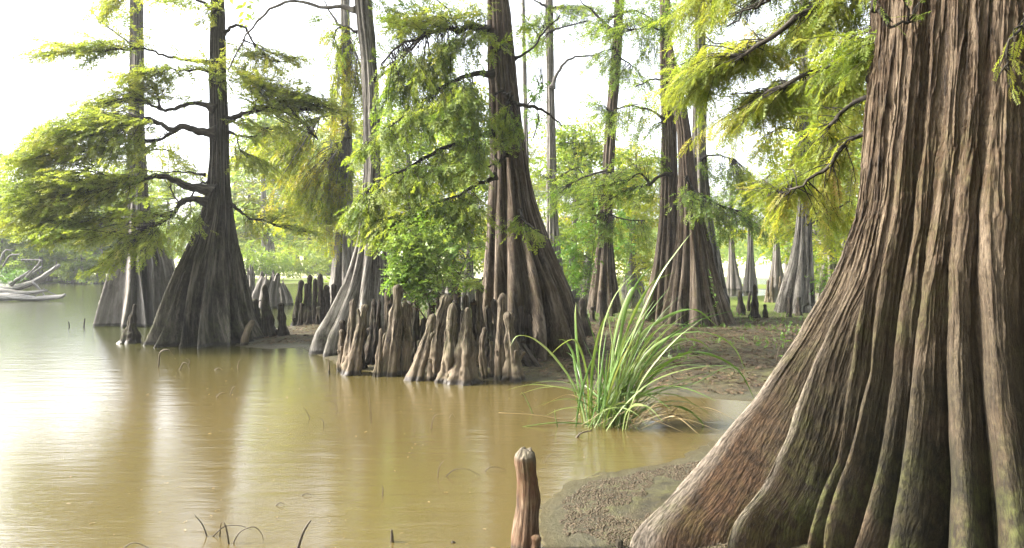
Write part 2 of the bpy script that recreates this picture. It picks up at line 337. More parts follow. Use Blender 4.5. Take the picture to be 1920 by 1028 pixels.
# ------------------------------------------------------------ foliage machinery
def spray_template(n, ll, lw, L, jit, rng):
    """a flat feather: leaflets in pairs along a rachis on +X, normal +Z.  returns (4n*2,3)"""
    Q = []
    for i in range(n):
        f = (i + .5) / n; x = L * f
        for s in (-1, 1):
            l = ll * (1 - .55 * f ** 2) * rng.uniform(.75, 1.2) * (.65 + .35 * min(1, f * 5)); a = s * rng.uniform(.75, 1.15)
            dx, dy = math.cos(a), math.sin(a); nx, ny = -dy, dx; w_ = lw * rng.uniform(.7, 1.2) / 2
            z0 = -L * .10 * f * f + rng.normal(0, jit); z1 = z0 + rng.normal(0, jit * 2) - l * .15
            Q += [[x, 0, z0], [x + dx * l * .45 + nx * w_, dy * l * .45 + ny * w_, (z0 + z1) / 2 + jit], [x + dx * l, dy * l, z1], [x + dx * l * .45 - nx * w_, dy * l * .45 - ny * w_, (z0 + z1) / 2]]
    return np.array(Q)
TPL = {}
_r = np.random.default_rng(3)
for key, (n, ll, lw, L, j) in {'near': (13, .045, .0085, .17, .003), 'mid': (9, .062, .021, .22, .007), 'far': (5, .13, .045, .36, .014), 'vfar': (4, .26, .11, .6, .04), 'broad': (4, .085, .05, .26, .015)}.items():
    TPL[key] = [spray_template(n, ll, lw, L, j, _r) for _ in range(6)]
class Foliage:
    def __init__(s): s.P = []; s.D = []; s.N = []; s.S = []; s.T = []
    def put(s, P, D, N, sc, t):
        s.P.append(P); s.D.append(D); s.N.append(N); s.S.append(sc); s.T.append(t)
    def count(s): return sum(len(p) for p in s.P)
    def build(s, name, key, mat, parent=None, origin=None):
        P, D, N, Sc, T = (np.concatenate(a) for a in (s.P, s.D, s.N, s.S, s.T))
        D = D / (np.linalg.norm(D, axis=1)[:, None] + 1e-9)
        N = N - (N * D).sum(1)[:, None] * D; N /= np.linalg.norm(N, axis=1)[:, None] + 1e-9
        B = np.cross(N, D); tp = TPL[key]; idx = RNG.integers(0, len(tp), len(P)); VV = []; TT = []
        for k, q in enumerate(tp):
            m_ = idx == k
            if not m_.any(): continue
            V = P[m_][:, None] + Sc[m_][:, None, None] * (q[None, :, :1] * D[m_][:, None] + q[None, :, 1:2] * B[m_][:, None] + q[None, :, 2:] * N[m_][:, None])
            VV.append(V.reshape(-1, 3)); nq = len(q) // 4
            t = np.repeat(T[m_][:, None] + RNG.normal(0, .07, (m_.sum(), nq)), 4, 1)
            TT.append(t.ravel())
        V = np.vstack(VV); Fq = np.arange(len(V)).reshape(-1, 4)
        return mesh(name, V, Fq, mat, parent, False, None, {'tint': np.concatenate(TT)}, origin)
def along(fol, path, spacing, sc, tint, droop=.25, f0=.25, tip=True, spread=.9):
    L = np.linalg.norm(np.diff(path, axis=0), axis=1); cl = np.concatenate([[0], np.cumsum(L)]); tot = cl[-1]
    n = max(2, int(tot * (1 - f0) / spacing)); s_ = np.linspace(tot * f0, tot, n)
    P = np.stack([np.interp(s_, cl, path[:, i]) for i in range(3)], 1)
    T = np.gradient(P, axis=0); T /= np.linalg.norm(T, axis=1)[:, None] + 1e-9
    side = np.where(np.arange(n) % 2 == 0, 1., -1.)[:, None]
    H = np.cross(T, [0, 0, 1.]); H /= np.linalg.norm(H, axis=1)[:, None] + 1e-6
    D = T * RNG.uniform(.35, 1.0, (n, 1)) + side * H * spread * RNG.uniform(.5, 1.1, (n, 1)) + np.array([0, 0, -droop]) + RNG.normal(0, .16, (n, 3))
    D[-1] = T[-1] + RNG.normal(0, .1, 3)
    N = np.array([0, 0, 1.]) + RNG.normal(0, .38, (n, 3))
    fol.put(P, D, N, sc * RNG.uniform(.65, 1.25, n), tint + RNG.normal(0, .1, n))
def fill_pad(mb, fol, limb, C, rad, n, sc=1.0, tint=.45, spacing=.07, droop=.25, hang=0.0, trad=.006, backs=.35, mat_t=.5, f0=.25):
    """twigs from a limb polyline out to random points of a flattened ellipsoid, with sprays along them"""
    C = np.array(C)
    for i in range(n):
        v = RNG.normal(0, 1, 3); v /= np.linalg.norm(v); v *= RNG.uniform(.15, 1) ** .6
        q = C + v * rad; q[2] -= hang * np.linalg.norm(v[:2]) ** 2 * rad[0] * .4
        dd = np.linalg.norm(limb - q, axis=1); j = int(dd.argmin()); j = max(0, j - int(len(limb) * backs * RNG.uniform(.1, .6)))
        s0 = limb[j]; mid = (s0 + q) / 2 + RNG.normal(0, .07, 3) * np.linalg.norm(q - s0) + np.array([0, 0, .07 * np.linalg.norm(q - s0)])
        L = np.linalg.norm(q - s0)
        if L < .08: continue
        path = smooth_path([s0, mid, q + RNG.normal(0, .02, 3)], max(5, min(14, int(L / .12) + 3)))
        mb.tube(path, trad * (.7 + .5 * L), trad * .35, k=4)
        along(fol, path, spacing, sc, tint + RNG.normal(0, .12), droop, f0=min(f0 + .1 * L, .6))
        # side twiglets
        for k in range(int(L * 2.2)):
            f = RNG.uniform(.35, .9); m_ = path[int(f * (len(path) - 1))]
            T = path[-1] - path[0]; T /= np.linalg.norm(T); H = np.cross(T, [0, 0, 1.]) * RNG.choice([-1, 1])
            e = m_ + (T * .6 + H * .8 + np.array([0, 0, -droop * .6]) + RNG.normal(0, .2, 3)) * RNG.uniform(.18, .42)
            p2 = smooth_path([m_, (m_ + e) / 2 + [0, 0, .02], e], 5); mb.tube(p2, trad * .5, trad * .25, k=3)
            along(fol, p2, spacing, sc * .9, tint + RNG.normal(0, .1), droop, f0=.15)

# ------------------------------------------------------------ fluted trunks
def trunk_surface(axis, Rl, Rr, zs, nridge=11, flute=.35, seed=0, N=220, power=.7, crests=None, bump=.01, bs=(9, 1.2), tw=.0):
    """axis(z)->(x,y); Rl, Rr arrays for the image-left and image-right silhouette radius at zs"""
    rng = np.random.default_rng(seed); nz = len(zs)
    if crests is None:
        th = np.linspace(0, 2 * np.pi, nridge, endpoint=False) + rng.uniform(-.22, .22, nridge) * 2 * np.pi / nridge * 1.4
        amp = rng.uniform(.82, 1.0, nridge)
    top = min(Rl[-1], Rr[-1]); Rm = (Rl + Rr) / 2
    fl = np.clip((Rm - top) / max(Rm.max() - top, 1e-3), 0, 1) ** .6
    D = 1200; T = np.linspace(0, 2 * np.pi, D, endpoint=False)
    out = np.zeros((nz, N, 3)); U = np.zeros((nz, N, 2))
    X0, Y0 = axis(zs)
    for k in range(nz):
        wob = th + .10 * np.sin(zs[k] * 1.3 + np.arange(nridge) * 2.1) + tw * zs[k]
        t = T; idx = np.searchsorted(np.sort(wob % (2 * np.pi)), t)
        so_ = np.argsort(wob % (2 * np.pi)); ws = (wob % (2 * np.pi))[so_]; am = amp[so_]
        a = ws[(idx - 1) % nridge]; b = ws[idx % nridge]
        gap = (b - a) % (2 * np.pi); f = ((t - a) % (2 * np.pi)) / gap
        A = am[(idx - 1) % nridge]; B = am[idx % nridge]
        cr = np.abs(2 * f - 1) ** -power if power < 0 else 1 - (1 - np.abs(2 * f - 1)) ** (1.5 / power); cr = cr - .10 * np.clip(gap, 0, .8) * np.exp(-((np.abs(2 * f - 1) - .55) / .12) ** 2)
        cr = .25 * np.roll(cr, 6) + .5 * cr + .25 * np.roll(cr, -6)
        dep = (flute * 1.4 * fl[k] + .05) * (.7 + .6 * ((idx * 7919 + seed) % 5) / 4)
        c = .5 - .5 * np.cos(t)                                # t=0 -> +X right, pi -> left
        Rb = Rr[k] * (1 - c) + Rl[k] * c
        am_ = 1 - (1 - (A * (1 - f) + B * f)) * fl[k]
        r = Rb * am_ * (1 - dep * (1 - cr))
        px, py_ = r * np.cos(t), r * np.sin(t)
        seg = np.hypot(np.diff(np.append(px, px[0])), np.diff(np.append(py_, py_[0])))
        cl = np.concatenate([[0], np.cumsum(seg)]); tot = cl[-1]; s_ = np.linspace(0, tot, N, endpoint=False)
        tt = np.interp(s_, cl, np.append(t, 2 * np.pi)); rr = np.interp(tt, t, r, period=2 * np.pi)
        out[k, :, 0] = X0[k] + rr * np.cos(tt); out[k, :, 1] = Y0[k] + rr * np.sin(tt); out[k, :, 2] = zs[k]
        U[k, :, 0] = np.linspace(0, 1, N, endpoint=False) * 2 * np.pi * Rm[nz // 3] * 1.3; U[k, :, 1] = zs[k] + seed * 3.3
    if bump:
        dx = out[..., 0] - X0[:, None]; dy = out[..., 1] - Y0[:, None]; l = np.hypot(dx, dy) + 1e-6
        h = ridged(U[..., 0] * bs[0], U[..., 1] * bs[1], 0 * l, seed) * .6 + fbm(out[..., 0] * 3, out[..., 1] * 3, out[..., 2] * 2, 3, seed) * 1.2
        out[..., 0] += dx / l * h * bump; out[..., 1] += dy / l * h * bump
    return out, U
def make_trunk(root, rows, d, ztop, mat, seed=0, nridge=11, flute=.35, N=220, nz=150, name='trunk', power=.7, zbase=-.25, bump=.01):
    """rows: (py, xl, xr) silhouette of the trunk in the photo at depth d, top to bottom"""
    rows = sorted(rows); py = np.array([r[0] for r in rows], float); xl = np.array([r[1] for r in rows], float); xr = np.array([r[2] for r in rows], float)
    z = CAMH - (py - HOR) / F * d
    half = (xr - xl) / 2; cx = (xl + xr) / 2
    k = max(3, int(len(rows) * .5)); c0 = np.polyfit(z[:k], cx[:k], 1)   # axis follows the upper trunk, runs straight down
    zmid = z[k - 1]
    def cxf(zz): return np.where(zz > z[0], np.polyval(c0, zz) + 0, np.interp(zz, z[::-1], cx[::-1]))
    ax_low = np.interp(zmid, z[::-1], cx[::-1])
    def axf(zz):
        c = np.where(zz > zmid, np.where(zz > z[0], cx[0] + c0[0] * (zz - z[0]), np.interp(zz, z[::-1], cx[::-1])), ax_low + (np.interp(zz, z[::-1], cx[::-1]) - ax_low) * .35)
        return (c - 960) / F * d, np.full_like(zz, d)
    u = np.linspace(0, 1, nz); zs = zbase + (ztop - zbase) * u ** 1.7
    X0, _ = axf(zs); L = (np.interp(zs, z[::-1], xl[::-1]) - 960) / F * d; Rg = (np.interp(zs, z[::-1], xr[::-1]) - 960) / F * d
    Rl = X0 - L; Rr = Rg - X0
    above = zs > z[0]; r0 = half[0] / F * d
    tp = np.clip(1 - (zs - z[0]) / max(ztop - z[0], .1) * .75, .25, 1)
    Rl = np.where(above, r0 * tp, Rl); Rr = np.where(above, r0 * tp, Rr)
    ker = np.hanning(9); ker /= ker.sum()
    sm = lambda a: np.convolve(np.pad(a, 4, 'edge'), ker, 'valid')
    Rl, Rr = np.maximum(sm(Rl), .02), np.maximum(sm(Rr), .02)
    O, U = trunk_surface(axf, Rl, Rr, zs, nridge, flute, seed, N, power, bump=bump)
    return mesh(name, O.reshape(-1, 3), grid_faces(nz, N), mat, root, True, U.reshape(-1, 2))
def limb_paths(mb, pts, d0, r0, r1, d1=None, kink=.02, k=8, n=None):
    d1 = d0 if d1 is None else d1; m = len(pts)
    P = [W(p[0], p[1], (p[2] if len(p) > 2 else d0 + (d1 - d0) * i / (m - 1))) for i, p in enumerate(pts)]
    n = n or max(14, m * 6); path = smooth_path(P, n)
    s_ = np.arange(n)
    jj = np.stack([vnoise(s_ * .55, 0 * s_, 0 * s_, int(pts[0][0]) + i) for i in range(3)], 1) * kink * np.minimum(1, s_ / 3)[:, None]
    path = path + jj
    f = np.linspace(0, 1, n); rad = r1 + (r0 - r1) * (1 - f) ** 1.2
    mb.tube(path, 0, rad=rad * (1 + 1.1 * np.exp(-f * 18)), k=k, wob=.22)
    return path
def build_limbs(root, limbs, lod, leafmat, limbmat, sc=1.0, tint=.45, spacing=.07, droop=.25, hang=0., cname='crown', dens=1.0):
    fol = Foliage()
    for L in limbs:
        mb = MB(); d = L['d']
        path = limb_paths(mb, L['p'], d, L.get('r', .05), L.get('r1', .012), L.get('d1'))
        for sub in L.get('subs', []):
            sp = limb_paths(mb, sub['p'], sub.get('d', d), sub.get('r', .02), .006, sub.get('d1'))
            path = np.vstack([path, sp])
        for (px, py, rx, ry, n, *rest) in L.get('pads', []):
            dp = rest[0] if rest else (L.get('d1') or d); t = rest[1] if len(rest) > 1 else tint
            C = W(px, py, dp); s_ = dp / F
            fill_pad(mb, fol, path, C, np.array([rx * s_, rx * s_ * .8, ry * s_]), max(2, int(n * dens)), sc, t, L.get('spacing', spacing), L.get('droop', droop), hang)
        mb.build('branch', L.get('mat', limbmat), root)
    if fol.P: fol.build(cname, lod, leafmat, root)
    return fol.count()
def high_crown(root, x, y, z0, z1, r, n, mat, tint=.4, key='far', sc=1.6):
    """the part of a crown that stands above the frame"""
    fol = Foliage()
    for i in range(n):
        mb = MB(); z = RNG.uniform(z0, z1); a = RNG.uniform(0, 2 * np.pi); rr = r * (1 - .6 * (z - z0) / (z1 - z0)) * RNG.uniform(.6, 1)
        e = np.array([x + math.cos(a) * rr, y + math.sin(a) * rr, z + .15 * rr]); s0 = np.array([x, y, z - .1 * rr])
        p = smooth_path([s0, (s0 + e) / 2 + [0, 0, .15 * rr], e], 8); mb.tube(p, .04, .01, k=4); mb.build('branch', M['limb'], root)
        for j in range(7):
            f = RNG.uniform(.3, 1); m_ = p[int(f * 7)]; dv = RNG.normal(0, 1, 3) * [1, 1, .25]; dv /= np.linalg.norm(dv)
            q = smooth_path([m_, m_ + dv * rr * .35], 4); along(fol, q, .16, sc, tint + RNG.normal(0, .1), .3, 0.05)
    fol.build('upper_crown', key, mat or M['leaf'], root)

# ============================================================ THE GREAT CYPRESS IN THE RIGHT FOREGROUND
BX, BY = 3.06, 4.6
def crest_from_pixels(theta, pts):
    """crest line: plane through the axis at angle theta (0 = towards the camera, + = to image left) met by each pixel's ray"""
    o = []
    for px, py in pts:
        th = R(float(np.interp(py, [0, 400, 720, 1028], theta))); dx, dy = -math.sin(th), -math.cos(th)
        a = (px - 960) / F
        # BX + R dx = a (BY + R dy)
        Rr = (a * BY - BX) / (dx - a * dy); y = BY + Rr * dy; o.append((CAMH - (py - HOR) / F * y, Rr, th))
    o = sorted(o); return np.array(o)
def build_big():
    C = []   # theta deg, pixel trace, sharpness
    C.append(((112, 105, 94, 71), [(1648, -40), (1640, 100), (1622, 200), (1612, 300), (1600, 400), (1565, 490), (1530, 560), (1480, 640), (1400, 745), (1300, 850), (1215, 945), (1165, 1028), (1130, 1090), (1090, 1180)], 2.2))
    C.append(((92, 88, 82, 65), [(1660, -40), (1650, 200), (1632, 400), (1598, 520), (1540, 640), (1500, 712), (1450, 820), (1378, 920), (1290, 1028), (1235, 1090), (1170, 1180)], 3.0))
    C.append(((74, 75, 73, 60), [(1690, -40), (1672, 200), (1645, 400), (1618, 540), (1588, 700), (1566, 860), (1524, 1028), (1495, 1120)], 1.5))
    C.append(((64, 67, 66, 55.5), [(1712, -40), (1700, 200), (1678, 400), (1662, 520), (1642, 700), (1613, 860), (1592, 1028), (1585, 1090)], 1.1))
    C.append((16, [(1752, -40), (1740, 200), (1716, 400), (1696, 520), (1674, 654), (1664, 788), (1640, 900), (1600, 1028), (1590, 1090)], 1.0))
    C.append((6, [(1795, -40), (1778, 250), (1755, 400), (1740, 500), (1720, 654), (1705, 767), (1690, 890), (1668, 1028), (1660, 1090)], 1.2))
    C.append((-7, [(1838, -40), (1820, 250), (1800, 400), (1792, 500), (1792, 700), (1802, 860), (1812, 1028), (1815, 1090)], .9))
    C.append((-22, [(1882, -40), (1868, 250), (1856, 400), (1852, 500), (1866, 700), (1888, 860), (1912, 1028), (1918, 1090)], .9))
    zs = np.concatenate([np.linspace(-.15, 3.4, 620), np.linspace(3.42, 10, 60)]); nz = len(zs)
    base = 0.80 + .62 * np.exp(-np.maximum(zs, 0) / 1.0) + .5 * np.exp(-np.maximum(zs, 0) / .35); prof = []
    for th, tr, q in C:
        if isinstance(th, tuple):                                            # side fins: fixed direction, reach follows the trace
            t = crest_from_pixels(th, tr); prof.append((np.interp(zs, t[:, 0], t[:, 2]), np.interp(zs, t[:, 0], t[:, 1]), q))
        else:                                                 # frontal ribs: reach follows the swell, direction follows the trace
            zz, tt = [], []
            for px, py in tr:
                a = (px - 960) / F; z = CAMH - (py - HOR) / F * 4.0
                for it in range(12):
                    Rr = np.interp(z, zs, base); ang = np.linspace(-1.2, 1.2, 2401)
                    g = np.abs((BX - Rr * np.sin(ang)) - a * (BY - Rr * np.cos(ang))); th_ = ang[g.argmin()]
                    z = CAMH - (py - HOR) / F * (BY - Rr * math.cos(th_))
                zz.append(z); tt.append(th_)
            o_ = np.argsort(zz); prof.append((np.interp(zs, np.array(zz)[o_], np.array(tt)[o_]), base * 1.0, q))
    for th, k, q in ((13, 1.04, 1.0), (-4, .97, 1.0), (-20, 1.03, 1.0), (-38, 1.0, 1.0), (-55, 1.08, 1.1), (-75, .95, 1.0), (-98, 1.15, 1.3), (-125, .95, 1.0), (-150, 1.05, 1.2), (-178, .95, 1.0), (-205, 1.1, 1.2), (-232, .95, 1.0)):
        prof.append((np.full(nz, R(th)), base * k, q))
    prof = [(p[0] % (2 * np.pi), p[1], p[2]) for p in prof]; prof.sort(key=lambda p: p[0][200]); K = len(prof)
    for i in range(1, K): prof[i] = (np.maximum(prof[i][0], prof[i - 1][0] + R(4)),) + prof[i][1:]
    sm_ = lambda a_: np.convolve(np.pad(a_, 20, 'edge'), np.hanning(41) / np.hanning(41).sum(), 'valid')
    TH = np.array([sm_(p[0]) for p in prof]); RR = np.array([sm_(p[1]) for p in prof]); TH = np.array([np.convolve(np.pad(a_, 80, 'edge'), np.hanning(161) / np.hanning(161).sum(), 'valid') for a_ in TH]); QQ = np.array([p[2] for p in prof])
    for i in range(K if DBG else 0): print("crest", i, np.degrees(TH[i, [10,40, 80, 120, 200, 300, 400, 600]]).round(), RR[i, [10,40, 80, 120, 200, 300,400, 600]].round(2))
    N = 2000; D = 6000; t = np.linspace(0, 2 * np.pi, D, endpoint=False)
    out = np.zeros((nz, N, 3)); U = np.zeros((nz, N, 2)); REL = np.zeros((nz, N)); WORN = np.zeros((nz, N)); RINGS = []
    core = 0.78 + .34 * np.exp(-np.maximum(zs, 0) / .7)
    for k in range(nz):
        tk = TH[:, k] % (2 * np.pi); od = np.argsort(tk); idx = np.searchsorted(tk[od], t); ia = od[(idx - 1) % K]; ib = od[idx % K]
        a, b = tk[ia], tk[ib]; gap = (b - a) % (2 * np.pi); f = ((t - a) % (2 * np.pi)) / gap
        Ra, Rb_ = RR[ia, k], RR[ib, k]
        # valley radius follows the smaller neighbour, pulled in near the ground
        depth = .07 + .40 * math.exp(-max(zs[k], 0) / 1.3)
        va = np.minimum(Ra, Rb_) * (1 - depth * np.clip(gap / .3, .5, 1.3))
        mn = np.minimum(Ra, Rb_); va = np.minimum(va, core[k] * 1.1 + .30 * (mn - core[k]).clip(0) * np.clip(.9 - gap, .3, 1))
        lo = np.where(f < .5, 1, 0)
        cr = np.abs(2 * f - 1); q = np.where(f < .5, QQ[ia], QQ[ib])
        top = np.where(f < .5, Ra, Rb_)
        ex = 1.0 + (q - .75) * np.clip((top - va) / .8, 0, 1)
        sh = np.where(q > 1.4, cr ** (ex * 1.6), 1 - (1 - cr) ** 1.7)
        r = va + (top - va) * sh
        ker = np.hanning(31); ker /= ker.sum(); r = np.convolve(np.concatenate([r[-15:], r, r[:15]]), ker, 'valid')
        x = -r * np.sin(t); y = -r * np.cos(t)
        seg = np.hypot(np.diff(np.append(x, x[0])), np.diff(np.append(y, y[0])))
        cl = np.concatenate([[0], np.cumsum(seg)]); tc = np.append(t, 2 * np.pi); ca = tk[od]; cs = np.interp(ca, tc, cl)   # arc position of each crest
        RINGS.append((t, r, cl, ca, cs, np.where(q > 2, np.clip((sh - .72) / .2, 0, 1), 0) * np.clip((top - va) / .35 - .4, 0, 1)))
    def widths(k):
        cl, cs = RINGS[k][2], RINGS[k][4]; return np.append(np.diff(cs), cl[-1] - cs[-1] + cs[0])
    kt, kl = int(np.argmin(np.abs(zs - 2.1))), int(np.argmin(np.abs(zs - .5)))
    wt_, wl_ = widths(kt), widths(kl) * np.where((RINGS[kt][3] > R(130)) & (RINGS[kt][3] < R(320)), .22, 1.0)
    ut = np.concatenate([[0], np.cumsum(wt_)]); ul = np.concatenate([[0], np.cumsum(wl_)]); cu = np.linspace(0, ul[-1], N, endpoint=False)
    RHO = np.zeros((nz, N))
    for k in range(nz):
        t_, r_, cl, ca, cs, wn = RINGS[k]; cs2 = np.append(cs, cs[0] + cl[-1]); s_ = np.interp(cu, ul, cs2)
        tt = np.interp(s_ % cl[-1], cl, np.append(t_, 2 * np.pi)); rr = np.interp(tt, t_, r_, period=2 * np.pi)
        U[k, :, 0] = np.interp(cu, ul, ut); U[k, :, 1] = zs[k]
        iv = np.clip(np.searchsorted(ul, cu, 'right') - 1, 0, len(wt_) - 1); RHO[k] = (np.diff(cs2) / wt_)[iv]; WORN[k] = np.interp(tt, t_, wn, period=2 * np.pi)
        out[k, :, 0] = BX - rr * np.sin(tt); out[k, :, 1] = BY - rr * np.cos(tt); out[k, :, 2] = zs[k]
    # bark relief: long, interlacing fibrous strips, finer on the buttresses
    du = np.roll(out, -1, 1) - np.roll(out, 1, 1); dv = np.gradient(out, axis=0)
    Nn = np.cross(du, dv); Nn /= np.linalg.norm(Nn, axis=2)[..., None] + 1e-9
    u, v = U[..., 0], U[..., 1]
    vr = lambda x_, y_, sd_: np.clip(np.abs(vnoise(x_, y_, 0 * u, sd_)) * 2.3, 0, 1) ** .5      # deep V fissures between flat strips
    wx = u + .016 * vnoise(u * 7, v * 1.6, 0 * u, 31) + .006 * vnoise(u * 16, v * 5, 0 * u, 32)
    def strips(m_, o_):
        n1 = vr(wx * 24 * m_, v * .9 * m_ ** .5, 41 + o_); n2 = vr(wx * 55 * m_ + 4, v * 3.0, 42 + o_); n3 = ridged(wx * 110 * min(m_, 1.6), v * 9, 0 * u, 43 + o_)
        flake = vnoise(wx * 38 * m_, v * 7.5, 0 * u, 44 + o_); cr_ = vnoise(wx * 30 * m_, v * 16, 0 * u, 48 + o_)
        return (n1 * .8 + n2 * .6 - .88) + n3 * .2 - .35 * np.clip(cr_ - .45, 0, 1) / .5 + np.sign(flake) * np.abs(flake) ** .6 * .2
    kk = np.hanning(61); kk /= kk.sum(); rho = np.apply_along_axis(lambda q_: np.convolve(np.pad(q_, 30, 'wrap'), kk, 'valid'), 1, RHO); wgt = np.clip((rho - 1.2) / .8, 0, 1); wgt2 = np.clip((rho - 2.2) / 1.2, 0, 1)
    h = (strips(1, 0) * (1 - wgt) + strips(2, 10) * wgt) * (1 - wgt2) + strips(3.4, 20) * wgt2
    up = np.clip((v - .45) / 1.6, 0, 1); ampl = .0012 + .0188 * up; ampl = np.where(True, np.maximum(ampl, .0085 * (1 - np.clip((rho - 1.5) / 1.2, 0, 1))), 0)
    lum = fbm(out[..., 0] * 2.3, out[..., 1] * 2.3, out[..., 2] * 1.6, 4, 50)
    out = out + Nn * (h * ampl + lum * .02)[..., None]
    REL = np.clip(.5 + .45 * h * (.25 + .75 * up), 0, 1)
    root = empty('cypress_tree', (BX, BY, 0), 'huge reddish brown cypress with deeply fluted buttress filling the right foreground', 'cypress tree', 'cypress trees with swollen trunks')
    mesh('trunk', out.reshape(-1, 3), grid_faces(nz, N), M['bark_big'], root, True, U.reshape(-1, 2), {'relief': REL.ravel(), 'worn': WORN.ravel()})
    return root
BIG = build_big()
near_limbs = [
    dict(p=[(1690, 222, 4.75), (1598, 258), (1545, 320), (1490, 352), (1420, 375, 5.6)], d=5.2, r=.022, r1=.005, pads=[(1440, 345, 70, 34, 14, 5.6, .6), (1520, 325, 60, 40, 12, 5.4, .6), (1560, 400, 40, 50, 6, 5.3, .72), (1455, 395, 25, 35, 5, 5.4, .85)], droop=.8),
    dict(p=[(1710, -70, 4.9), (1600, -30), (1500, 30), (1420, 90), (1340, 120, 6.2)], d=5.6, r=.04, pads=[(1500, 50, 95, 45, 26, 5.8, .42), (1400, 95, 85, 45, 22, 6.0, .5), (1310, 125, 60, 30, 15, 6.2, .5), (1580, 20, 70, 50, 18, 5.5, .38), (1280, 170, 45, 28, 8, 6.3, .6)], droop=.7),
    dict(p=[(1700, 80, 4.8), (1600, 110), (1540, 130), (1470, 160), (1400, 195, 6.2)], d=5.6, r=.03, pads=[(1560, 150, 70, 45, 22, 5.6, .5), (1470, 180, 80, 38, 20, 5.9, .5), (1400, 190, 60, 30, 12, 6.1, .5), (1590, 80, 50, 50, 14, 5.3, .45), (1380, 225, 50, 26, 8, 6.0, .65)], droop=.8),
    dict(p=[(1695, 155, 4.8), (1600, 190), (1560, 230), (1530, 290, 5.6)], d=5.3, r=.02, pads=[(1570, 225, 55, 50, 14, 5.4, .6), (1530, 280, 55, 30, 10, 5.5, .68)], droop=.8),
    dict(p=[(1660, -220, 4.9), (1560, -180), (1440, -120), (1330, -40, 6.6)], d=5.8, r=.04, pads=[(1400, -40, 110, 60, 22, 6.0, .4), (1560, -60, 90, 60, 18, 5.6, .4), (1300, 20, 70, 40, 10, 6.6, .4)], droop=.6),
]
print('near', build_limbs(BIG, near_limbs, 'near', M['leaf_near'], M['limb'], 1.0, .5, .045, .7, .6, dens=2.0))
# dark sprigs and moss-grey twig hanging in front
for nm, pth, lab, t, pads, mt in (
    ('hanging_branch', [(1480, -60, 3.4), (1450, -20, 3.3), (1415, 12, 3.2), (1368, 46, 3.2)], 'dark shaded branch tip dangling into the top edge of the picture', .2, [(1415, 5, 34, 16, 14), (1375, 35, 18, 14, 7), (1455, -15, 30, 16, 8)], 'leaf_dark'),
    ('hanging_branch', [(1640, -30, 3.2), (1646, 15, 3.2), (1668, 42, 3.2), (1700, 40, 3.2), (1722, 0, 3.3)], 'short green needled branch looping across the top of the great trunk', .25, [(1672, 36, 30, 14, 9), (1640, 18, 22, 12, 6), (1715, 5, 30, 12, 7)], 'leaf'),
    ('hanging_branch', [(1990, -20, 2.9), (1930, 20, 2.9), (1900, 70, 2.9), (1880, 150, 2.9)], 'pale yellow sprig hanging at the upper right corner', .75, [(1905, 60, 26, 28, 9), (1890, 120, 16, 34, 7), (1910, 140, 20, 30, 6)], 'leaf_near')):
    e = empty(nm, W(*pth[0]), lab, 'branch')
    build_limbs(e, [dict(p=pth, d=pth[0][2], r=.011, r1=.003, pads=pads, droop=.7, spacing=.03)], 'near', M[mt], M['limb'], .42, t, .03, .7, .3, cname='foliage')

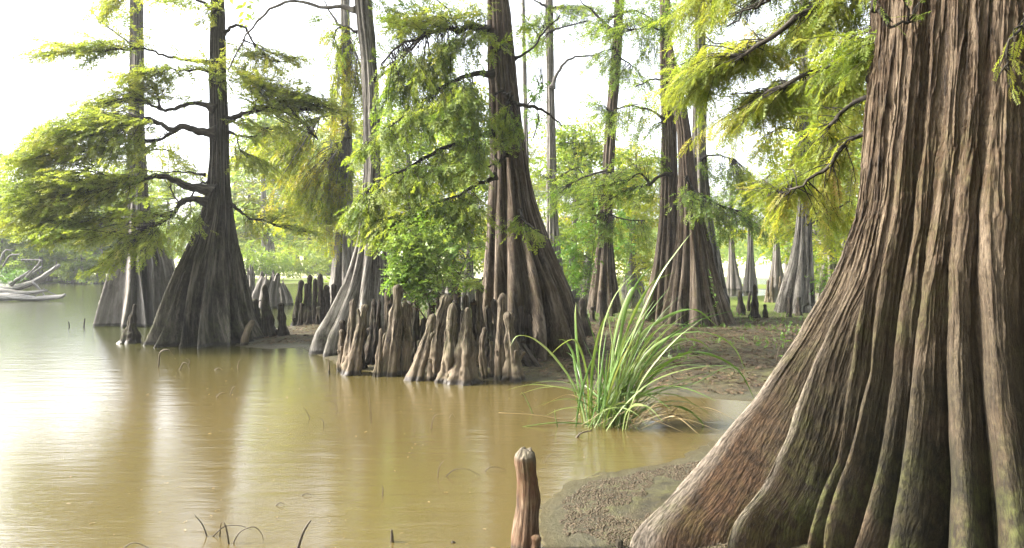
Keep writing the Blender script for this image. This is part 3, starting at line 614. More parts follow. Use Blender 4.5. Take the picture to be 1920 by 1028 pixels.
# ============================================================ LEFT CYPRESS WITH SPREADING LIMBS
GRP = 'cypress trees with swollen trunks'
T1 = empty('cypress_tree', G(395, 640), 'dark flared cypress standing in the water with long layered limbs spreading left', 'cypress tree', GRP)
make_trunk(T1, [(-200, 398, 415), (0, 395, 419), (100, 393, 422), (200, 392, 428), (300, 391, 430), (350, 387, 433), (400, 375, 437), (450, 353, 445), (500, 328, 457), (550, 303, 470), (600, 280, 482), (645, 255, 503)], 13.9, 11.5, M['bark_dark'], 11, 14, .40, 480, 300, bump=.016, power=-1.5)
d = 13.6
t1_limbs = [
    dict(p=[(405, 250), (372, 246), (345, 238), (320, 243), (290, 226), (262, 224), (225, 236), (150, 262)], d=d, r=.075, d1=13.0, subs=[dict(p=[(330, 243), (300, 262), (262, 270), (200, 302), (130, 330)], r=.03), dict(p=[(262, 224), (215, 215), (150, 225), (90, 260)], r=.02)],
         pads=[(190, 232, 75, 22, 26), (110, 262, 70, 24, 24), (60, 290, 60, 24, 18), (190, 292, 70, 22, 18), (20, 320, 50, 28, 14)]),
    dict(p=[(398, 362), (372, 352), (345, 347), (312, 334), (285, 333), (240, 345), (180, 350), (90, 372)], d=d, r=.09, d1=12.9, subs=[dict(p=[(385, 328), (345, 322), (300, 322), (270, 322)], r=.02)],
         pads=[(200, 335, 80, 22, 24), (110, 345, 80, 26, 28), (35, 370, 60, 30, 20), (150, 385, 75, 22, 20), (60, 415, 60, 24, 16), (0, 420, 40, 26, 8)]),
    dict(p=[(388, 380), (365, 374), (345, 376), (325, 400), (300, 418), (275, 430), (255, 455), (228, 476)], d=13.5, r=.06, d1=12.7, subs=[dict(p=[(325, 400), (270, 412), (215, 412), (178, 428), (150, 440), (110, 448)], r=.03), dict(p=[(275, 430), (235, 468), (215, 485)], r=.014)],
         pads=[(230, 475, 48, 20, 14), (290, 468, 50, 18, 9), (150, 438, 60, 22, 18), (90, 440, 55, 20, 15), (195, 500, 34, 12, 6), (330, 440, 50, 20, 7), (260, 400, 60, 16, 8)]),
    dict(p=[(402, 205), (380, 194), (352, 195), (320, 206), (300, 204), (275, 192), (240, 185), (190, 195)], d=d, r=.05, subs=[dict(p=[(300, 204), (292, 170), (260, 150)], r=.02)],
         pads=[(240, 175, 70, 20, 20), (180, 200, 60, 18, 14), (290, 150, 55, 18, 14), (330, 185, 45, 12, 6)]),
    dict(p=[(402, 140), (380, 130), (350, 132), (300, 128)], d=13.4, r=.03, pads=[(350, 122, 60, 20, 20), (400, 115, 40, 18, 10, 13.2), (300, 140, 60, 18, 15), (250, 145, 50, 16, 9), (420, 150, 40, 14, 8, 13.2)]),
    dict(p=[(400, 118), (355, 112), (315, 106), (290, 98), (262, 92), (220, 94), (160, 98), (80, 104)], d=13.8, r=.03, pads=[(200, 82, 60, 15, 16), (120, 92, 55, 14, 13), (65, 106, 32, 10, 7), (255, 70, 35, 12, 8), (175, 115, 35, 10, 5)]),
    dict(p=[(405, 20), (370, 0), (320, -10), (230, -10), (170, 0)], d=13.6, r=.03, pads=[(320, 0, 55, 14, 13), (200, 5, 50, 12, 10), (195, 35, 18, 16, 4), (400, 5, 40, 16, 10), (380, 40, 30, 10, 5)]),
    dict(p=[(420, 226), (445, 218), (470, 210), (500, 205), (540, 210), (575, 205), (620, 206), (640, 214)], d=13.8, r=.05, subs=[dict(p=[(478, 208), (478, 194), (495, 182), (530, 166)], r=.025), dict(p=[(556, 212), (580, 240), (597, 262)], r=.012), dict(p=[(478, 194), (455, 186), (430, 182)], r=.02)],
         pads=[(520, 150, 70, 16, 18), (600, 185, 45, 13, 13), (560, 178, 45, 12, 10), (480, 160, 45, 14, 8), (640, 205, 34, 12, 8), (450, 130, 45, 16, 12), (470, 235, 40, 14, 7), (500, 190, 60, 14, 10), (570, 225, 50, 12, 8)]),
    dict(p=[(420, 62), (436, 50), (460, 52), (470, 75), (505, 110), (540, 118)], d=13.8, r=.03, subs=[dict(p=[(455, 75), (490, 92), (530, 112), (560, 124)], r=.012)], pads=[(540, 105, 50, 15, 13), (500, 125, 50, 14, 10), (570, 120, 36, 12, 6), (450, 100, 40, 16, 8)]),
    dict(p=[(430, 248), (450, 255), (478, 256), (495, 240), (520, 245)], d=13.7, r=.02, subs=[dict(p=[(445, 255), (450, 280), (475, 305)], r=.014)], pads=[(490, 262, 50, 14, 10), (460, 300, 44, 16, 10), (540, 250, 50, 14, 9), (500, 320, 40, 14, 7)]),
    dict(p=[(433, 384), (450, 395), (470, 410), (495, 415), (520, 424), (575, 436)], d=13.7, r=.03, pads=[(520, 400, 54, 14, 14), (560, 430, 45, 12, 11), (480, 430, 34, 12, 7), (470, 385, 34, 12, 6)]),
    dict(p=[(395, 340), (372, 348), (340, 385), (318, 350)], d=13.9, r=.02, pads=[(330, 300, 60, 24, 8), (300, 365, 60, 24, 8)]),
]
print('t1', build_limbs(T1, t1_limbs, 'mid', M['leaf'], M['limb'], 1.0, .62, .08, .22, .35, dens=1.5))
high_crown(T1, 395 / F * d - 960 / F * d, 13.9, 6.4, 11.5, 3.6, 9, 0, .45)

# tree behind it
T2 = empty('cypress_tree', G(255, 606), 'grey cypress half hidden behind the dark spreading one with pale ribs at its foot', 'cypress tree', GRP)
make_trunk(T2, [(-150, 246, 266), (0, 244, 268), (120, 243, 269), (250, 240, 271), (380, 237, 278), (450, 224, 300), (500, 205, 325), (550, 190, 340), (608, 170, 352)], 17.6, 13, M['bark_far'], 5, 12, .40, 300, 170, power=-1.4)
build_limbs(T2, [dict(p=[(257, 95), (230, 70), (200, 50), (170, 20)], d=17.5, r=.03, pads=[(190, 30, 45, 18, 10), (260, 60, 30, 20, 8), (240, 10, 40, 20, 8)]),
                 dict(p=[(255, 300), (285, 280), (330, 285)], d=17.4, r=.03, pads=[(310, 280, 50, 24, 14), (350, 330, 50, 24, 12), (180, 320, 50, 24, 10)])], 'far', M['leaf'], M['limb_grey'], .7, .4, .13, .3)
high_crown(T2, (257 - 960) / F * 17.6, 17.6, 8.2, 13, 3, 14, 0)

# ============================================================ CENTRE TREES
T3 = empty('cypress_tree', G(660, 664), 'tall grey leaning cypress with one long buttress toe reaching left into the water', 'cypress tree', GRP)
d3 = 12.5
make_trunk(T3, [(-150, 650, 688), (0, 664, 698), (100, 674, 706), (200, 681, 712), (300, 681, 713), (380, 677, 716), (450, 668, 722), (500, 652, 728), (530, 640, 732), (560, 622, 738), (590, 604, 744), (620, 580, 750), (650, 568, 755), (668, 563, 758)], d3, 12.5, M['bark_grey'], 23, 9, .42, 340, 230, bump=.012, power=.8)
t3_limbs = [dict(p=[(668, 18), (640, 14), (600, 14), (560, 3), (520, 10), (490, 32), (468, 58), (448, 92), (430, 135)], d=12.5, d1=13.0, r=.035, mat=M['limb_grey'], pads=[(590, 30, 20, 14, 2)]),
            dict(p=[(700, 150), (730, 130), (770, 90), (800, 60)], d=12.4, r=.03, pads=[(760, 60, 50, 24, 18), (820, 30, 60, 30, 24), (740, 10, 50, 26, 16), (730, 100, 30, 24, 8)]),
            dict(p=[(670, 60), (640, 50), (620, 70)], d=12.6, r=.02, pads=[(640, 55, 36, 26, 9), (625, 100, 30, 24, 6)])]
build_limbs(T3, t3_limbs, 'mid', M['leaf_mid'], M['limb'], 1.0, .5, .08, .3)
high_crown(T3, (640 - 960) / F * d3, d3, 6.2, 12, 3.2, 10, 0)

T3B = empty('cypress_tree', G(668, 592), 'pale cypress standing directly behind the leaning grey one, draped in yellowing foliage', 'cypress tree', GRP)
make_trunk(T3B, [(0, 638, 656), (130, 640, 658), (250, 640, 660), (380, 636, 662), (450, 628, 672), (530, 615, 700), (595, 600, 715)], 19.5, 14, M['bark_pale'], 31, 9, .35, 200, 130)
build_limbs(T3B, [dict(p=[(650, 60), (630, 40), (600, -10)], d=19.3, r=.06, pads=[(660, 70, 36, 30, 12), (640, 130, 34, 34, 14), (670, 200, 36, 50, 18), (640, 250, 36, 40, 12), (615, 80, 24, 20, 6)]),
                  dict(p=[(650, 260), (640, 225), (615, 218), (585, 222)], d=19.3, r=.07, pads=[(590, 330, 70, 50, 26), (520, 320, 70, 45, 22), (600, 400, 60, 50, 22), (540, 420, 60, 30, 14), (470, 300, 50, 30, 10), (620, 460, 30, 40, 8)])],
            'far', M['leaf_gold'], M['limb_grey'], .62, .5, .10, .35, .4, dens=1.5)
high_crown(T3B, (648 - 960) / F * 19.5, 19.5, 9.5, 14, 2.5, 12, 0)

T4 = empty('cypress_tree', G(985, 690), 'massive brown cypress in the centre rising from a crowd of knees', 'cypress tree', GRP)
d4 = 11.9
make_trunk(T4, [(-150, 912, 948), (0, 912, 955), (100, 913, 966), (200, 915, 976), (300, 917, 990), (350, 915, 1000), (400, 911, 1015), (450, 907, 1035), (500, 902, 1060), (550, 896, 1085), (600, 886, 1102), (650, 872, 1118), (700, 860, 1130)], d4, 12.5, M['bark_brown'], 47, 15, .34, 460, 320, bump=.016, power=.65)
t4_limbs = [
    dict(p=[(915, 60), (880, 48), (862, 58), (830, 55), (790, 70), (750, 85), (715, 120)], d=11.7, d1=11.2, r=.06, subs=[dict(p=[(860, 58), (840, 20), (810, -10)], r=.02), dict(p=[(790, 70), (750, 110), (712, 128)], r=.02)],
         pads=[(860, 110, 50, 24, 16), (800, 150, 60, 26, 20), (750, 190, 60, 28, 20), (890, 75, 35, 14, 8), (740, 40, 40, 24, 8), (820, 20, 60, 24, 14), (880, 20, 30, 20, 8)]),
    dict(p=[(925, 140), (880, 140), (830, 165), (780, 200), (730, 240), (690, 270)], d=11.5, d1=10.8, r=.04, pads=[(860, 190, 55, 28, 20), (800, 220, 60, 30, 24), (740, 255, 60, 30, 24), (690, 285, 45, 28, 14), (890, 250, 36, 30, 12)], droop=.6),
    dict(p=[(925, 250), (880, 260), (830, 280), (770, 310), (715, 340), (680, 370)], d=11.3, d1=10.6, r=.04, pads=[(860, 310, 55, 30, 22), (800, 330, 60, 32, 24), (740, 350, 60, 32, 24), (690, 400, 45, 32, 16), (660, 415, 30, 22, 6)], droop=.6),
    dict(p=[(930, 330), (890, 350), (850, 370), (800, 390), (750, 420)], d=11.2, d1=10.5, r=.03, pads=[(870, 385, 45, 30, 16), (820, 400, 55, 30, 20), (760, 420, 50, 30, 18), (700, 440, 40, 24, 10), (880, 430, 34, 24, 9)], droop=.6),
    dict(p=[(940, 85), (935, 95), (930, 100)], d=11.5, r=.02, pads=[(938, 78, 34, 9, 9), (925, 105, 24, 12, 5)]),
    dict(p=[(955, 180), (965, 195), (1000, 200), (1030, 215), (1055, 235)], d=11.6, r=.045, r1=.01, pads=[(930, 235, 30, 16, 6, 11.3), (955, 260, 30, 10, 5, 11.2)]),
    dict(p=[(955, 180), (940, 172), (925, 178)], d=11.4, r=.04, r1=.015),
    dict(p=[(950, 290), (940, 300), (920, 310), (880, 320)], d=11.3, r=.03, pads=[(940, 250, 40, 12, 8), (915, 300, 24, 14, 5)]),
    dict(p=[(975, 395), (985, 415), (1000, 430)], d=11.0, d1=10.6, r=.02, pads=[(985, 432, 45, 16, 14, 10.7), (955, 420, 24, 12, 5, 10.8)]),
    dict(p=[(905, 520), (895, 535)], d=11.0, r=.01, pads=[(888, 528, 26, 9, 6, 10.7)]),
    dict(p=[(965, 110), (1000, 90), (1020, 60), (1050, 30)], d=11.8, d1=12.4, r=.02, pads=[(1020, 40, 40, 20, 8), (985, 60, 20, 40, 5)]),
]
print('t4', build_limbs(T4, t4_limbs, 'mid', M['leaf_mid'], M['limb'], .9, .6, .065, .45, .6, dens=1.35))
high_crown(T4, (930 - 960) / F * d4, d4, 6.0, 12, 3.4, 10, 0)

# ============================================================ TREES ON THE BANK TO THE RIGHT OF CENTRE
def far_tree(rows, dd, zt, mat, seed, label, limbs=None, key='far', lmat='leaf_mid', sc=.6, tint=.45, droop=.3, high=8, N=140, nz=100, nr=9, flute=.35, spacing=.12, hr=2.6, hz=None, grp=GRP):
    b = rows[-1]; x = ((rows[0][1] + rows[0][2]) / 2 - 960) / F * dd
    o = empty('cypress_tree', (((b[1] + b[2]) / 2 - 960) / F * dd, dd, 0), label, 'cypress tree', grp)
    make_trunk(o, rows, dd, zt, mat, seed, nr, flute, N, nz)
    if limbs: build_limbs(o, limbs, key, M[lmat], M['limb'], sc, tint, spacing, droop, .4, dens=2.1)
    if high:
        z0 = hz if hz else CAMH + 480 / F * dd + .3
        high_crown(o, x, dd, z0, max(zt, z0 + 3), hr, high, 0)
    return o
far_tree([(0, 1022, 1037), (150, 1023, 1039), (300, 1024, 1043), (420, 1024, 1047), (500, 1018, 1056), (575, 1008, 1070)], 23, 15, M['bark_grey'], 61, 'slim pale cypress trunk rising right of the massive central tree', [
    dict(p=[(1035, 165), (1050, 130), (1075, 108), (1120, 105)], d=22.8, r=.06, r1=.02, mat=M['limb_grey'], pads=[(1130, 100, 24, 14, 5)]),
    dict(p=[(1030, 60), (1060, 50), (1100, 40)], d=22.4, r=.04, pads=[(1085, 25, 70, 20, 16), (1000, 90, 34, 24, 9), (1060, 80, 40, 14, 5)]),
    dict(p=[(1035, 340), (1070, 320), (1100, 310)], d=22.6, r=.04, pads=[(1080, 300, 50, 20, 14), (1060, 345, 50, 22, 16), (1010, 320, 30, 22, 8), (1090, 370, 50, 20, 12)]),
    dict(p=[(1030, 15), (1010, 5), (990, -5)], d=22.8, r=.05, pads=[(1060, 30, 50, 14, 10), (1010, 50, 30, 14, 6), (1100, 20, 50, 14, 8)])])
far_tree([(0, 978, 984), (150, 980, 988), (300, 982, 992), (420, 982, 994), (560, 976, 1000)], 26, 15, M['bark_far'], 62, 'thin pale trunk close behind the right edge of the central tree', [
    dict(p=[(985, 200), (1005, 180), (1020, 165)], d=25.5, r=.03, pads=[(1005, 170, 20, 26, 8), (1000, 220, 24, 20, 6), (990, 40, 20, 30, 6)])], high=5)
far_tree([(0, 1152, 1170), (100, 1146, 1166), (200, 1137, 1158), (300, 1130, 1152), (400, 1124, 1148), (460, 1117, 1150), (520, 1106, 1156), (590, 1094, 1168)], 20.2, 14, M['bark_brown'], 63, 'foliage covered cypress between the central tree and the twin trunks', [
    dict(p=[(1148, 60), (1120, 30), (1085, 0)], d=20, r=.06, pads=[(1120, 10, 50, 16, 10), (1170, 40, 40, 20, 9), (1150, 75, 24, 20, 8, 19.7)]),
    dict(p=[(1155, 30), (1190, 20), (1230, 40)], d=19.5, r=.04, pads=[(1200, 60, 50, 20, 12), (1215, 10, 60, 24, 14), (1100, 60, 40, 14, 7), (1215, 120, 40, 14, 7)]),
    dict(p=[(1148, 90), (1165, 110), (1195, 130)], d=20, r=.04, pads=[(1130, 120, 50, 16, 10), (1150, 150, 34, 20, 12, 19.7), (1190, 150, 40, 16, 8)]),
    dict(p=[(1145, 210), (1170, 200), (1200, 195)], d=20, r=.03, pads=[(1115, 205, 40, 14, 8), (1140, 230, 30, 24, 12, 19.7), (1180, 220, 40, 14, 8), (1110, 190, 30, 10, 5)]),
    dict(p=[(1140, 320), (1100, 330), (1060, 350)], d=19.8, r=.04, pads=[(1080, 330, 60, 20, 16), (1040, 380, 50, 18, 10), (1130, 350, 50, 20, 12, 19.5), (1180, 340, 50, 16, 10)]),
    dict(p=[(1138, 400), (1170, 410), (1210, 415)], d=19.8, r=.03, pads=[(1110, 400, 50, 20, 12), (1180, 430, 50, 16, 10), (1140, 440, 34, 14, 8, 19.5), (1200, 460, 40, 10, 6), (1080, 440, 40, 24, 10)])])
far_tree([(0, 1236, 1257), (150, 1238, 1262), (250, 1240, 1269), (400, 1237, 1273), (450, 1231, 1276), (500, 1222, 1284), (550, 1208, 1296), (605, 1190, 1312)], 17.3, 13, M['bark_brown'], 64, 'straight brown trunk on the left of the twin cypresses', [
    dict(p=[(1245, 225), (1225, 210), (1190, 200), (1150, 205)], d=17.2, r=.035, pads=[(1200, 195, 50, 10, 8), (1170, 240, 40, 14, 8), (1220, 250, 30, 14, 6)]),
    dict(p=[(1262, 328), (1240, 328), (1220, 345), (1190, 352), (1150, 370), (1110, 395)], d=17, r=.045, subs=[dict(p=[(1218, 347), (1200, 325), (1165, 345), (1120, 350)], r=.02)], pads=[(1130, 350, 70, 12, 16), (1170, 370, 70, 14, 16), (1080, 390, 50, 12, 9), (1220, 300, 50, 12, 8), (1200, 285, 50, 10, 7)]),
    dict(p=[(1245, 150), (1220, 150), (1190, 165)], d=17, r=.03, pads=[(1205, 150, 50, 14, 9), (1225, 195, 44, 12, 7), (1265, 130, 36, 14, 7, 16.6)]),
    dict(p=[(1245, 60), (1215, 50), (1180, 60)], d=17.2, r=.03, pads=[(1190, 20, 60, 20, 12), (1240, 50, 50, 24, 16, 16.8), (1270, 15, 50, 24, 14, 16.9), (1120, 60, 50, 12, 6)])], nr=11, N=200, nz=140)
far_tree([(160, 1254, 1276), (200, 1262, 1288), (250, 1270, 1296), (300, 1272, 1300), (400, 1270, 1316), (450, 1267, 1330), (500, 1260, 1342), (550, 1250, 1358), (600, 1236, 1376), (618, 1232, 1382)], 16.6, 6.5, M['bark_brown'], 65, 'front trunk of the twin cypresses leaning in to its neighbour', [
    dict(p=[(1285, 330), (1305, 360), (1340, 380), (1400, 400)], d=16.4, r=.03, pads=[(1330, 375, 45, 16, 12), (1380, 400, 45, 16, 12), (1420, 430, 40, 16, 10), (1350, 435, 45, 16, 9), (1300, 375, 30, 12, 7, 16.1), (1310, 400, 30, 18, 7, 16.0)]),
    dict(p=[(1285, 200), (1300, 180), (1340, 185), (1360, 190)], d=16.5, r=.02, r1=.008, pads=[(1300, 95, 40, 20, 8), (1290, 130, 40, 20, 8)])], high=0, nr=12, N=260, nz=180)
far_tree([(0, 1303, 1321), (150, 1300, 1325), (280, 1296, 1325), (360, 1296, 1332), (420, 1295, 1340), (500, 1290, 1358), (560, 1290, 1370), (605, 1286, 1384)], 18, 13, M['bark_grey'], 66, 'greyer cypress standing just behind the twin trunks on their right', [
    dict(p=[(1312, 300), (1340, 290), (1380, 300)], d=17.8, r=.03, pads=[(1350, 320, 50, 22, 14), (1390, 345, 50, 22, 12), (1370, 280, 34, 14, 5), (1400, 390, 40, 20, 8)]),
    dict(p=[(1312, 60), (1340, 80), (1380, 85)], d=17.8, r=.02, pads=[(1360, 85, 30, 8, 5), (1330, 60, 30, 20, 6), (1330, 20, 40, 20, 8), (1330, 110, 26, 10, 5)])], nr=10)
far_tree([(-50, 1500, 1514), (200, 1498, 1515), (360, 1498, 1520), (400, 1495, 1522), (450, 1489, 1523), (500, 1477, 1526), (550, 1461, 1528), (595, 1448, 1532)], 20, 14, M['bark_grey'], 67, 'slender grey cypress seen beside the buttress of the foreground giant', [
    dict(p=[(1512, 405), (1535, 400), (1570, 390), (1600, 375)], d=19.8, r=.035, r1=.02, pads=[(1580, 420, 40, 30, 10)]),
    dict(p=[(1512, 422), (1545, 410), (1570, 395)], d=19.7, r=.02, r1=.01),
    dict(p=[(1508, 250), (1470, 240), (1440, 250)], d=19.8, r=.03, pads=[(1480, 150, 60, 40, 14), (1430, 290, 50, 24, 10), (1500, 330, 60, 24, 12)]),
    dict(p=[(1508, 300), (1540, 350), (1570, 450)], d=21, r=.03, pads=[(1560, 440, 40, 50, 18), (1570, 370, 40, 40, 12), (1450, 440, 30, 40, 10)])], lmat='leaf_gold')
# small cypresses out on the green spit
for rows, dd, sd_, lab in (
    ([(350, 1368, 1374), (440, 1366, 1376), (480, 1366, 1379), (510, 1364, 1386), (543, 1360, 1396)], 35.5, 71, 'small pale cypress on the green spit nearest the twin trunks'),
    ([(350, 1404, 1411), (440, 1402, 1412), (480, 1401, 1414), (510, 1397, 1418), (548, 1391, 1425)], 33, 72, 'small cypress in the middle of the green spit'),
    ([(350, 1453, 1458), (440, 1451, 1460), (490, 1448, 1464), (520, 1441, 1470), (572, 1428, 1488)], 24.5, 73, 'small cypress ringed by pale knees left of the slender grey one'),
    ([(350, 1476, 1482), (460, 1474, 1484), (500, 1471, 1488), (535, 1464, 1494)], 40, 74, 'dim small cypress at the far end of the green spit'),
    ([(350, 1184, 1190), (420, 1182, 1191), (480, 1180, 1194), (520, 1170, 1202), (545, 1162, 1210)], 34, 75, 'small cypress seen in the gap left of the twin trunks')):
    cx_ = (rows[1][1] + rows[1][2]) / 2
    far_tree(rows, dd, CAMH + (480 - 345) / F * dd, M['bark_far'], sd_, lab, [
        dict(p=[(cx_, 430), (cx_ - 15, 420), (cx_ - 30, 425)], d=dd, r=.05, pads=[(cx_ - 18, 420, 28, 9, 8), (cx_ + 18, 400, 28, 9, 8), (cx_ + 15, 440, 24, 7, 6), (cx_ - 5, 370, 30, 12, 9), (cx_ + 5, 330, 26, 12, 7)])], high=0, lmat='leaf_far', N=80, nz=60, nr=7, key='far', sc=.8, spacing=.25)

# ============================================================ FAR SHORE: individual trees from shared variants
def far_variant(seed, h, rb, mat, lmat, leafy):
    rng = np.random.default_rng(seed)
    mb = MB(); n = 14; f = np.linspace(0, 1, n)
    P = np.stack([rng.normal(0, .02, n).cumsum(), rng.normal(0, .02, n).cumsum(), f * h - .2], 1)
    zz = P[:, 2]; rad = .16 * (1 - f * .6) + rb * np.exp(-np.maximum(zz, 0) / 1.1)
    zs = np.linspace(-.2, h, 60); r_ = .17 * (1 - zs / h * .6) + rb * np.exp(-np.maximum(zs, 0) / 1.3)
    O, U = trunk_surface(lambda z: (0 * z + .15 * np.sin(z * .4 + seed), 0 * z), r_, r_, zs, 8, .4, seed, 64, bump=.02)
    mb.add(O.reshape(-1, 3), grid_faces(60, 64), U.reshape(-1, 2))
    fol = Foliage()
    for i in range(leafy):
        z = rng.uniform(.18 * h, h * 1.02); a = rng.uniform(0, 2 * np.pi); rr = 2.6 * (1.15 - z / h) * rng.uniform(.5, 1) + .5
        s0 = np.array([0, 0, z]); e = s0 + [math.cos(a) * rr, math.sin(a) * rr, rng.uniform(-.25, .3) * rr]
        p = smooth_path([s0, (s0 + e) / 2 + [0, 0, .15 * rr], e], 7); mb.tube(p, .04, .012, k=3)
        along(fol, p, .22, 1.0, .5, .3, .3)
        for j in range(4):
            m_ = p[rng.integers(3, 7)]; q = m_ + rng.normal(0, 1, 3) * [.7, .7, .25]
            along(fol, smooth_path([m_, q], 4), .2, 1.0, .5, .3, 0.)
    return mb, fol
VARS = []
for i, (h, rb, mt, lm, nl) in enumerate([(9, .6, 'bark_far', 'leaf_far', 34), (11, .8, 'bark_pale', 'leaf_far', 40), (10, .7, 'bark_far', 'leaf_gold', 40), (7.5, .5, 'bark_pale', 'leaf_far', 34), (6, .35, 'bark_far', 'leaf_gold', 30)]):
    mb, fol = far_variant(200 + i, h, rb, mt, lm, nl)
    o = empty('cypress_tree', (0, 0, 0), 'x', 'cypress tree', 'cypresses along the far shore'); mb.build('trunk', M[mt], o); fol.build('crown', 'vfar', M[lm], o); VARS.append(o)
def copy_tree(src, loc, rz, sc, label):
    c = src.copy(); S.collection.objects.link(c); c.location = loc; c.rotation_euler = (0, 0, rz); c.scale = (sc,) * 3; c['label'] = label
    for ch in src.children:
        k = ch.copy(); S.collection.objects.link(k); k.parent = c
    return c
far_spots = []
rngf = random.Random(5)
for i in range(13): far_spots.append((-60 + i * 27 + rngf.uniform(-8, 8), 43 + rngf.uniform(0, 7), [0, 1, 3][i % 3], rngf.uniform(.55, .8)))
for i in range(15): far_spots.append((-30 + i * 21 + rngf.uniform(-7, 7), 42.5 + rngf.uniform(0, 2.5), [3, 1, 0][i % 3], rngf.uniform(.4, .6)))
for i in range(9): far_spots.append((-40 + i * 60 + rngf.uniform(-15, 15), 56 + rngf.uniform(0, 12), [0, 3, 1][i % 3], rngf.uniform(.7, 1.0)))
for i in range(12): far_spots.append((440 + i * 26 + rngf.uniform(-10, 10), 54 + rngf.uniform(0, 20), [2, 4, 0, 2][i % 4], rngf.uniform(1.15, 1.6)))
for i in range(12): far_spots.append((760 + i * 52 + rngf.uniform(-16, 16), 62 + rngf.uniform(0, 28), [2, 0, 1, 4][i % 4], rngf.uniform(.9, 1.3)))
for i in range(8): far_spots.append((1560 + i * 60, 40 + rngf.uniform(0, 22), [2, 0, 4][i % 3], rngf.uniform(.8, 1.1)))
for px, dd_, v_, sc_ in ((765, 27, 0, .8), (850, 31, 2, .95), (1075, 27, 0, .75), (1105, 33, 2, .8), (1188, 29, 2, .62), (1560, 24, 2, .8), (1590, 29, 0, .9), (1530, 34, 2, 1.0), (880, 25, 0, .7)):
    far_spots.append((px, dd_, v_, sc_))
used = set()
for i, (px, dd, v, sc) in enumerate(far_spots):
    x = (px - 960) / F * dd; z = gh(x, dd); side = 'left' if px < 330 else ('centre' if px < 1100 else 'right')
    kind = {0: 'grey trunked', 1: 'tall white trunked', 2: 'golden leaved', 3: 'short white trunked', 4: 'low yellow green'}[v]
    lab = ('%s cypress of the hazy far shore on the %s side of the view' if dd > 40 else '%s cypress standing beyond the main trunks on the %s side') % (kind, side)
    rz = rngf.uniform(0, 6.28)
    if v not in used:
        used.add(v); o = VARS[v]; o.location = (x, dd, z - .1); o.rotation_euler = (0, 0, rz); o.scale = (sc,) * 3; o['label'] = lab
    else: copy_tree(VARS[v], (x, dd, z - .1), rz, sc, lab)
# the grove goes on behind the viewer and to the right: its crowns shade the bank
def grove_tree(seed, h):
    rng = np.random.default_rng(seed); mb = MB(); fol = Foliage(); zs = np.linspace(-.2, h, 40); r_ = .3 * (1 - zs / h * .6) + .7 * np.exp(-np.maximum(zs, 0) / 1.1)
    O, U = trunk_surface(lambda z: (0 * z + .15 * np.sin(z * .4 + seed), 0 * z), r_, r_, zs, 10, .4, seed, 80, bump=.02); mb.add(O.reshape(-1, 3), grid_faces(40, 80), U.reshape(-1, 2))
    for i in range(46):
        z = rng.uniform(4.6, h); a = rng.uniform(0, 2 * np.pi); rr = 4.6 * (1.1 - .7 * (z - 4.6) / (h - 4.6)) * rng.uniform(.6, 1)
        s0 = np.array([0, 0, z]); e = s0 + [math.cos(a) * rr, math.sin(a) * rr, .1 * rr]; p = smooth_path([s0, (s0 + e) / 2 + [0, 0, .15 * rr], e], 9); mb.tube(p, .05, .012, k=3)
        along(fol, p, .16, 1.5, .5, .3, .2)
        for j in range(6):
            m_ = p[rng.integers(2, 9)]; along(fol, smooth_path([m_, m_ + rng.normal(0, 1, 3) * [1, 1, .25]], 4), .18, 1.5, .5, .3, 0.)
    return mb, fol
mb, fol = grove_tree(300, 13)
GT = empty('cypress_tree', (0, 0, 0), 'x', 'cypress tree', 'cypresses of the grove around the viewpoint'); mb.build('trunk', M['bark_brown'], GT); fol.build('crown', 'vfar', M['leaf'], GT)
for i, (x, y) in enumerate([(3.4, -4.5), (-2.5, -7), (8.2, -1.5), (8.6, 3.6), (12.5, 8.5), (-9, -10), (2, -13), (10, -9), (16, 2), (4.4, -9.5)]):
    lab = 'tall cypress of the grove that shades the bank from outside the picture'
    if i == 0: GT.location = (x, y, -.05); GT['label'] = lab
    else: copy_tree(GT, (x, y, -.05), i * 1.1, 1.0, lab)
high_crown(BIG, BX, BY, 5.4, 12, 4.5, 34, M['leaf'], key='vfar', sc=1.5)
# distant wood reads as one mass
fol = Foliage()
n = 5200; az = RNG.uniform(-.78, .78, n); dist = RNG.uniform(95, 135, n)
gapm = ~((az > .27) & (az < .40) & (RNG.random(n) < .5))
x = np.tan(az) * dist; top = 5.5 + 2.5 * np.abs(vnoise(x * .07, 0 * x, 0 * x, 4)) + 3.5 * vnoise(x * .02, 0 * x, 0 * x, 6)
z = RNG.random(n) ** .8 * top + .6
fol.put(np.stack([x, dist, z], 1), RNG.normal(0, 1, (n, 3)) * [1, 1, .5], RNG.normal(0, 1, (n, 3)) + [0, -.3, .8], RNG.uniform(2.2, 4.2, n), RNG.uniform(.2, .8, n))
tag(fol.build('distant_wood', 'vfar', M['leaf_far']), 'pale hazy mass of trees closing the horizon beyond the lake', 'woodland', kind='stuff')
